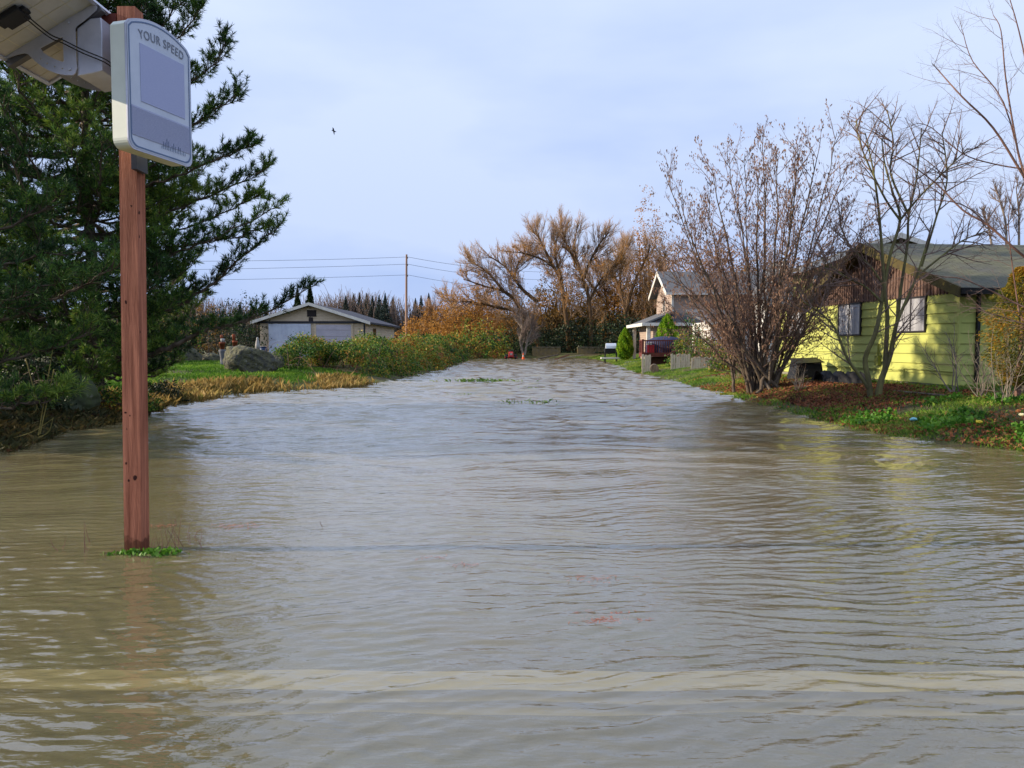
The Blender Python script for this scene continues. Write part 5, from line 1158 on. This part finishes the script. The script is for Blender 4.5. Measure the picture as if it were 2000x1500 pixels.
# red ride-on mower standing in the water's end
b = GX(998, 88); mw = thing('ride_on_mower', 'small red ride-on mower half hidden at the far end of the flood', 'mower', tuple(b)); x, y, z = b; z = max(z, 0); redp = M('red_machine_paint', S(172, 44, 44), S(140, 36, 38), 4, .4)
a = MB(); a.hexa([(x - .3, y - .9, z + .25), (x + .3, y - .9, z + .25), (x + .3, y, z + .25), (x - .3, y, z + .25), (x - .24, y - .8, z + .72), (x + .24, y - .8, z + .72), (x + .28, y, z + .85), (x - .28, y, z + .85)]); a.build('hood', redp, mw, bevel=.05)
a = MB(); a.box((x - .5, y, z + .35), (x + .5, y + .8, z + .5)); a.box((x - .25, y + .3, z + .5), (x + .25, y + .75, z + .62)); a.box((x - .25, y + .68, z + .625), (x + .25, y + .78, z + 1.0)); a.build('seat', black, mw, bevel=.03)
a = MB(); a.box((x - .75, y - .35, z + .1), (x + .75, y + .25, z + .24)); a.build('mower_deck', redp, mw, bevel=.04)
a = MB(); a.tube([(x, y, z + .8), (x, y + .15, z + 1.0)], .03, 6); a.tube([(x + .2 * math.cos(i * .524), y + .16 + .1 * math.sin(i * .524), z + 1.0 + .1 * math.sin(i * .524)) for i in range(13)], .02, 5); a.build('steering_wheel', black, mw)
for sx_, sy, r in ((-.5, -.6, .2), (.5, -.6, .2), (-.55, .5, .28), (.55, .5, .28)): a = MB(); a.tube([(x + sx_ - .1, y + sy, z + r), (x + sx_ + .1, y + sy, z + r)], r, 14); a.build('wheel', black, mw)
a = MB(); a.box((x - .1, y - .92, z + .45), (x + .16, y - .905, z + .66)); a.build('headlight', offw, mw)
# cone
b = GX(1022, 86); cz = max(b.z, 0); cn_ = thing('traffic_cone', 'orange traffic cone at the foot of the dead grey tree', 'traffic cone', (b.x, b.y, cz)); a = MB()
a.box((b.x - .2, b.y - .2, cz), (b.x + .2, b.y + .2, cz + .04)); a.lathe((b.x, b.y, cz), [(.16, .042), (.03, .72), (.0, .73)], 14); a.build('cone_body', M('traffic_orange', S(226, 92, 36), rough=.5), cn_)
a = MB(); a.lathe((b.x, b.y, cz), [(.118, .3), (.085, .46)], 14); a.build('reflective_band', offw, cn_)
# far low stone wall in two runs, logs
stw = M('far_stone_wall', S(118, 106, 88), S(84, 80, 64), 2.2, .95, .04, 6, c3=S(128, 110, 70), lo=.3, hi=.7)
for (xa_, xb_, lab) in ((1040, 1095, 'low weathered wall between the dead tree and the dark ivy bush'), (1128, 1184, 'low weathered wall between the ivy bush and the barbecue')):
    w_ = thing('low_wall', lab, 'wall', tuple(GX((xa_ + xb_) / 2, 94)), 'low walls across the end of the road'); p0, p1 = GX(xa_, 94), GX(xb_, 94); a = MB(); n = 14
    for i in range(n):
        x0_, x1_ = p0.x + (p1.x - p0.x) * i / n, p0.x + (p1.x - p0.x) * (i + 1) / n; h0 = .95 + .05 * math.sin(i * 2.1); a.box((x0_, 94 + .03 * math.sin(i * 3), .0), (x1_, 94.4, .25 + h0))
    a.build('stonework', stw, w_); a = MB(); a.box((p0.x, 93.93, 1.28), (p1.x, 94.45, 1.36)); a.build('coping', M('wall_coping', S(140, 128, 106), S(110, 100, 84), 2, .9), w_)
for i, (x0_, y0_, x1_, y1_, lab) in enumerate(((1048, 701, 1090, 692, 'long dark log sloping out of the far water'), (1085, 697, 1112, 691, 'reddish plank lying at the far water edge'), (1092, 703, 1140, 695, 'thin floating branch at the far end of the flood'))):
    p0 = P(x0_, y0_, 84); p1 = P(x1_, y1_, 88); p0.z = .02; p1.z = .45; a = MB(); a.tube(spline([tuple(p0), tuple((p0 + p1) / 2 + Vector((0, 0, .05))), tuple(p1)], 4).tolist(), .09 if i == 0 else .05, 7)
    tag(a.build('fallen_log', (bark, wood_dark, bark_pale)[i], smooth=True), lab, 'log')
# plank fences
plank = M('weathered_fence_planks', S(222, 210, 186), S(176, 160, 136), 3, .9, stretch=(5, 5, .5), lo=.3, hi=.7)
for (xa_, xb_, Y, top, lab) in ((1254, 1272, 44, 693, 'short pale plank fence section at the deck corner post'), (1311, 1349, 42.5, 692, 'pale weathered plank fence below the deck'), (1350, 1393, 41, 698, 'lower broken plank fence overgrown with brambles')):
    p0, p1 = GX(xa_, Y), GX(xb_, Y); f_ = thing('plank_fence', lab, 'fence', tuple(p0), 'plank fences by the deck'); n = max(3, int((p1.x - p0.x) / .13)); zt_ = P(xa_, top, Y).z
    for i in range(n):
        x0_ = p0.x + (p1.x - p0.x) * i / n; a = MB(); h0 = zt_ + rr.uniform(-.05, .05); k = rr.uniform(-.02, .02)
        a.hexa([(x0_, Y, p0.z - .15), (x0_ + .115, Y, p0.z - .15), (x0_ + .115, Y + .025, p0.z - .15), (x0_, Y + .025, p0.z - .15), (x0_ + k, Y, h0), (x0_ + .115 + k, Y, h0 + rr.uniform(-.02, .02)), (x0_ + .115 + k, Y + .025, h0), (x0_ + k, Y + .025, h0)]); a.build('plank', plank, f_)
    a = MB(); a.box((p0.x, Y + .03, p0.z + .3), (p1.x, Y + .08, p0.z + .4)); a.build('rail', plank, f_)
b = G(1277, 726); a = MB(); a.tube([(b.x - .05, b.y - .5, b.z + .18), (b.x + .1, b.y + .5, b.z + .2)], .24, 14); tag(a.build('cut_log', bark, smooth=False), 'round cut log lying on the grass between the plank fences', 'log')
# wire fence
wf = thing('wire_fence', 'old wooden post carrying sagging wire on the right bank', 'fence', tuple(GX(1434, 31))); b = GX(1434, 31); a = MB(); a.box((b.x - .05, b.y - .05, b.z - .2), (b.x + .06, b.y + .06, P(1434, 686, 31).z)); a.build('fence_post', M('dark_old_wood', S(74, 62, 54), S(52, 44, 38), 4, .9), wf)
for zz in (.35, .75, 1.1):
    a = MB(); p1, p0 = Vector((b.x - .3, 41, b.z + zz)), Vector((b.x + 2.2, 23.5, b.z + zz)); a.tube([tuple(p1), (b.x, b.y - .06, b.z + zz), tuple(p0)], .003, 4); a.build('wire', M('rusty_wire', S(80, 74, 70), rough=.5), wf)
# black boxes by the yellow house wall
b = GX(1576, 26.5); x, y, z = b; bx = thing('black_cold_frame', 'black box with a sloping lid against the yellow house wall', 'box', tuple(b)); a = MB()
a.hexa([(x - .55, y - .35, z - .05), (x + .5, y - .35, z - .05), (x + .5, y + .4, z - .05), (x - .55, y + .4, z - .05), (x - .4, y - .2, z + .5), (x + .45, y - .2, z + .55), (x + .45, y + .4, z + .7), (x - .4, y + .4, z + .66)]); a.build('box_body', black, bx, bevel=.03)
a = MB(); a.slab([(x - .46, y - .26, z + .535), (x + .52, y - .26, z + .585), (x + .5, y + .45, z + .73), (x - .45, y + .45, z + .69)], (0, 0, 1), .025); a.build('lid', M('glossy_black_lid', S(20, 20, 24), rough=.5), bx)
a = MB(); p0, p1 = GX(1598, 24.5), GX(1690, 22.6); n = 18; tarp = []
for i in range(n + 1):
    for j in range(6):
        q = p0 + (p1 - p0) * (i / n); dy = -.5 + j * .24; zz = q.z + .02 + .42 * math.sin(j / 5 * 3.14) * (.75 + .25 * math.sin(i * 1.3 + j)) ; a.v.append((q.x + .03 * math.sin(j * 2 + i), q.y + dy, zz))
for i in range(n):
    for j in range(5): k = i * 6 + j; a.f.append((k, k + 1, k + 7, k + 6))
tag(a.build('black_tarp', M('black_plastic_sheet', S(14, 14, 18), S(22, 22, 28), 3, .6, .02, 5), smooth=True), 'low heap under black plastic sheeting along the yellow house wall', 'tarpaulin')
# fallen branch on the lawn, litter
p0, p1 = G(1746, 768), G(1835, 778); a = MB(); a.tube(spline([(p0.x, p0.y, p0.z + .05), ((p0.x + p1.x) / 2, p1.y - .2, (p0.z + p1.z) / 2 + .08), (p1.x, p1.y, p1.z + .04)], 5).tolist(), .03, 6); tag(a.build('fallen_branch', bark, smooth=True), 'long fallen branch lying on the grass right of the forked tree', 'branch')
def crumple(name, label, cat, px, py, r, m, seed):
    rk = np.random.default_rng(seed); b = G(px, py); bm = bmesh.new(); bmesh.ops.create_icosphere(bm, subdivisions=2, radius=r)
    for v in bm.verts: v.co = v.co * rk.uniform(.7, 1.2); v.co.z = v.co.z * .55 + r * .3
    me = bpy.data.meshes.new(name); bm.to_mesh(me); bm.free(); me.materials.append(m); o = bpy.data.objects.new(name, me); C.objects.link(o); o.location = b + Vector((0, 0, .07)); tag(o, label, cat)
crumple('litter_bag', 'pale turquoise scrap of litter on the right bank', 'litter', 1785, 828, .07, M('turquoise_plastic', S(130, 196, 206), rough=.5), 1)
crumple('fallen_apple', 'yellow windfall fruit among the green weeds', 'fruit', 1911, 834, .06, M('yellow_fruit', S(230, 204, 50), S(210, 176, 40), 8, .5), 2)
crumple('fallen_apple', 'pale cream windfall fruit at the picture edge', 'fruit', 1996, 820, .055, M('cream_fruit', S(240, 226, 170), rough=.5), 3)
# utility pole and wires
Yu = 110; b = GX(794, Yu); up = thing('utility_pole', 'plain wooden utility pole beyond the garage', 'utility pole', tuple(b)); top = P(794, 497, Yu); polew = M('weathered_pole', S(172, 140, 120), S(132, 108, 94), 1, .9, stretch=(3, 3, .2))
a = MB(); a.tube([(b.x, b.y, b.z - .2), (b.x, b.y, b.z + 6), tuple(top)], [.2, .17, .13], 10); a.build('pole', polew, up)
lv = [(503, 0, 542, 516), (517, 1, 483, 533), (538, 2, 483, 552)]
ins = []
for py, i, lx, ly in lv:
    q = P(794, py, Yu); a = MB(); a.lathe((q.x + .17, q.y - .0, q.z - .12), [(.02, 0), (.06, .02), (.04, .08), (.06, .12), (.04, .2), (.01, .22)], 8); a.box((q.x, q.y - .03, q.z - .15), (q.x + .2, q.y + .03, q.z - .09)); a.build('insulator', M('porcelain_grey', S(110, 106, 104), rough=.4), up)
for k, (py, i, lx, ly) in enumerate(lv):
    q = P(794, py, Yu); q.x += .17; q.z += .08
    l = P(lx, ly, Yu - 8); l2 = q + (l - q) * 3.2; l2.z = q.z - (q.z - l.z) * 1.6; rgt = P(900, py + 10 + k * 3, Yu + 6); r2 = q + (rgt - q) * 3
    r2.z = rgt.z - .3
    pts = [l2]; 
    def sag(a_, b_, s_, n=16): return [tuple(a_ + (b_ - a_) * (i / n) - Vector((0, 0, s_ * 4 * (i / n) * (1 - i / n)))) for i in range(n + 1)]
    a = MB(); a.tube(sag(l2, q, .5) + sag(q, r2, .5)[1:], .026, 4)
    tag(a.build('overhead_wire', M('dark_cable', S(60, 66, 84), rough=.6)), ['uppermost power wire strung from the utility pole', 'middle power wire strung from the utility pole', 'lowest power wire strung from the utility pole'][k], 'power wire', 'wires on the utility pole')
# small white sign behind the brambles
b = GX(783, 80); a = MB(); a.box((b.x - .03, b.y, b.z), (b.x + .03, b.y + .05, b.z + 2.1)); sg_ = thing('yard_sign', 'tiny pale signboard just behind the brambles under the utility pole', 'sign', tuple(b)); a.build('stake', bark, sg_)
q = P(785, 659, 80); a = MB(); a.box((q.x - .26, b.y - .03, q.z - .14), (q.x + .26, b.y - .005, q.z + .14)); a.build('board', offw, sg_)
# bird
q = P(652, 256, 30); bd_ = thing('bird', 'dark bird gliding alone in the open sky', 'bird', tuple(q))
a = MB(); a.tube([(q.x - .09, q.y, q.z + .03), (q.x - .06, q.y, q.z + .03), (q.x - .01, q.y, q.z), (q.x + .05, q.y, q.z - .02), (q.x + .10, q.y, q.z - .03)], [.006, .018, .026, .02, .004], 8)
a.add([(q.x - .03, q.y - .01, q.z), (q.x + .03, q.y, q.z - .01), (q.x + .01, q.y - .04, q.z + .09), (q.x - .035, q.y - .06, q.z + .13), (q.x - .045, q.y - .02, q.z + .06)], [(0, 1, 2, 3, 4)])
a.add([(q.x - .03, q.y + .01, q.z), (q.x + .03, q.y, q.z - .01), (q.x + .02, q.y + .03, q.z - .08), (q.x + .0, q.y + .08, q.z - .14), (q.x - .02, q.y + .03, q.z - .07)], [(0, 1, 2, 3, 4)])
a.build('body', M('dark_feathers', S(50, 58, 72), rough=.8), bd_)
# weeds round the post foot, grass tufts and twigs standing in the water
rq = np.random.default_rng(77)
pts = np.column_stack([rq.normal(-3.05, .10, 150), rq.normal(6.15, .05, 150), rq.uniform(.0, .035, 150)]); pts = np.vstack([pts, np.column_stack([rq.normal(-2.82, .08, 80), rq.normal(6.12, .05, 80), rq.uniform(.0, .05, 80)])])
pts = pts[(pts[:, 1] < 6.19) | (pts[:, 0] > -3.0)]
V, F = cards(rq, pts, .04, .8, up=.6); tag(npmesh('broadleaf_weeds', V, F, green_w), 'green weeds at the waterline around the foot of the post', 'weeds', kind='stuff')
polys = []
for i in range(16):
    x0_ = rq.uniform(-2.95, -2.65); b_ = np.array([x0_, rq.uniform(6.1, 6.5), 0]); e_ = b_ + [rq.normal() * .06, 0, rq.uniform(.08, .3)]; polys.append((np.array([b_, (b_ + e_) / 2 + rq.normal(size=3) * .01, e_]), np.array([.0025, .002, .001])))
for px, py, h_ in ((113, 1075, .1), (122, 1070, .08), (165, 1080, .26), (170, 1075, .12), (176, 1060, .16), (380, 1050, .08), (345, 1025, .05), (630, 1030, .06), (395, 1070, .1)):
    a_, b__ = ray(px, py); Yy = -CAMZ / b__; q = np.array([a_ * Yy, Yy, 0]); e_ = q + [rq.normal() * .05, 0, h_]; polys.append((np.array([q, (q + e_) / 2 + rq.normal(size=3) * .012, e_]), np.array([.003, .0025, .0015])))
V, F = tubes(polys, 4); tag(npmesh('dry_stalks', V, F, bark_red), 'thin dead stalks poking out of the water around the post', 'stalks', kind='stuff')
def wat(px, py): a_, b_ = ray(px, py); Yy = -CAMZ / b_; return np.array([a_ * Yy, Yy, 0.0])
for px, py, n, sx_, h_, lab in ((935, 745, 260, .9, .16, 'grass tuft standing in the middle of the flooded road'), (1035, 786, 160, .42, .08, 'low dark grass tuft nearest in the flooded road'), (690, 775, 50, .3, .05, 'faint weed tips left of the grass tufts'), (905, 770, 60, .35, .05, 'weed tips between the two grass tufts'), (1040, 757, 60, .5, .05, 'weed tips beyond the low dark tuft')):
    c = wat(px, py); p = c + np.column_stack([rq.normal(size=n) * sx_, rq.normal(size=n) * .35, -.01 + 0 * rq.random(n)]); V, F = blades(rq, p, h_, .006, .8); tag(npmesh('grass_tuft', V, F, grassm), lab, 'grass tuft', kind='stuff')
# red-brown floating leaf rafts
rm = ML('sodden_russet_leaves', [S(150, 84, 66), S(184, 112, 90), S(160, 98, 70)], .1, .6, 2)
for px, py, n, sx_, sy_, lab in ((1182, 1206, 260, .10, .05, 'raft of sodden russet needles floating nearest the viewer'), (468, 1027, 110, .14, .06, 'thin raft of russet needles right of the post'), (905, 1103, 26, .06, .04, 'few russet needles drifting mid water'), (1165, 1130, 44, .1, .05, 'loose russet needles beyond the nearest raft'), (320, 1027, 50, .08, .04, 'russet needles just beside the post'), (850, 1090, 26, .07, .03, 'faint russet needles in the open water')):
    c = wat(px, py); p = c + np.column_stack([rq.normal(size=n) * sx_, rq.normal(size=n) * sy_, .002 + .004 * rq.random(n)]); d_ = np.column_stack([rq.normal(size=(n, 2)), np.zeros(n)]); d_ = unit(d_)
    s_ = np.column_stack([-d_[:, 1], d_[:, 0], 0 * d_[:, 0]]) * .0022; l = .035 * rq.uniform(.6, 1.4, (n, 1)); V = np.stack([p - s_, p + s_, p + d_ * l + s_ * .5, p + d_ * l - s_ * .5], 1).reshape(-1, 3); tag(npmesh('floating_needles', V, np.arange(n * 4).reshape(n, 4), rm), lab, 'floating debris', kind='stuff')
# bent reeds at the left edge
rd = thing('reed_clump', 'bent yellow reed stalks leaning over the water at the left', 'reeds', tuple(wat(80, 850))); polys = []
for pth in ([(75, 850), (90, 760), (103, 683)], [(78, 848), (95, 770), (105, 722), (101, 735), (84, 728)], [(0, 862), (60, 845), (100, 820), (103, 818)], [(50, 700), (72, 790), (60, 810)], [(75, 855), (95, 843), (104, 815)], [(35, 790), (60, 770), (75, 800)]):
    polys.append((spline(PP(pth, 13.2), 5), None))
polys = [(a_, np.linspace(.010, .004, len(a_))) for a_, _ in polys]; V, F = tubes(polys, 5); npmesh('stalks', V, F, M('reed_straw', S(150, 132, 72), S(116, 110, 58), 3, .8), rd)
# gravel drive by the far grass
a = MB(); q = [GX(1215, 58), GX(1262, 55), GX(1275, 60), GX(1222, 64)]
n = 10; base = len(a.v)
for i in range(n + 1):
    for j in range(4):
        l_, r_ = q[0].lerp(q[1], i / n), q[3].lerp(q[2], i / n); v = l_.lerp(r_, j / 3); a.v.append((v.x, v.y, gz(v.x, v.y) + .03))
for i in range(n):
    for j in range(3): k = i * 4 + j; a.f.append((k, k + 1, k + 5, k + 4))
tag(a.build('gravel_path', M('grey_gravel', S(126, 122, 120), S(96, 92, 92), 12, .95)), 'short grey gravel path beside the deck', kind='structure')
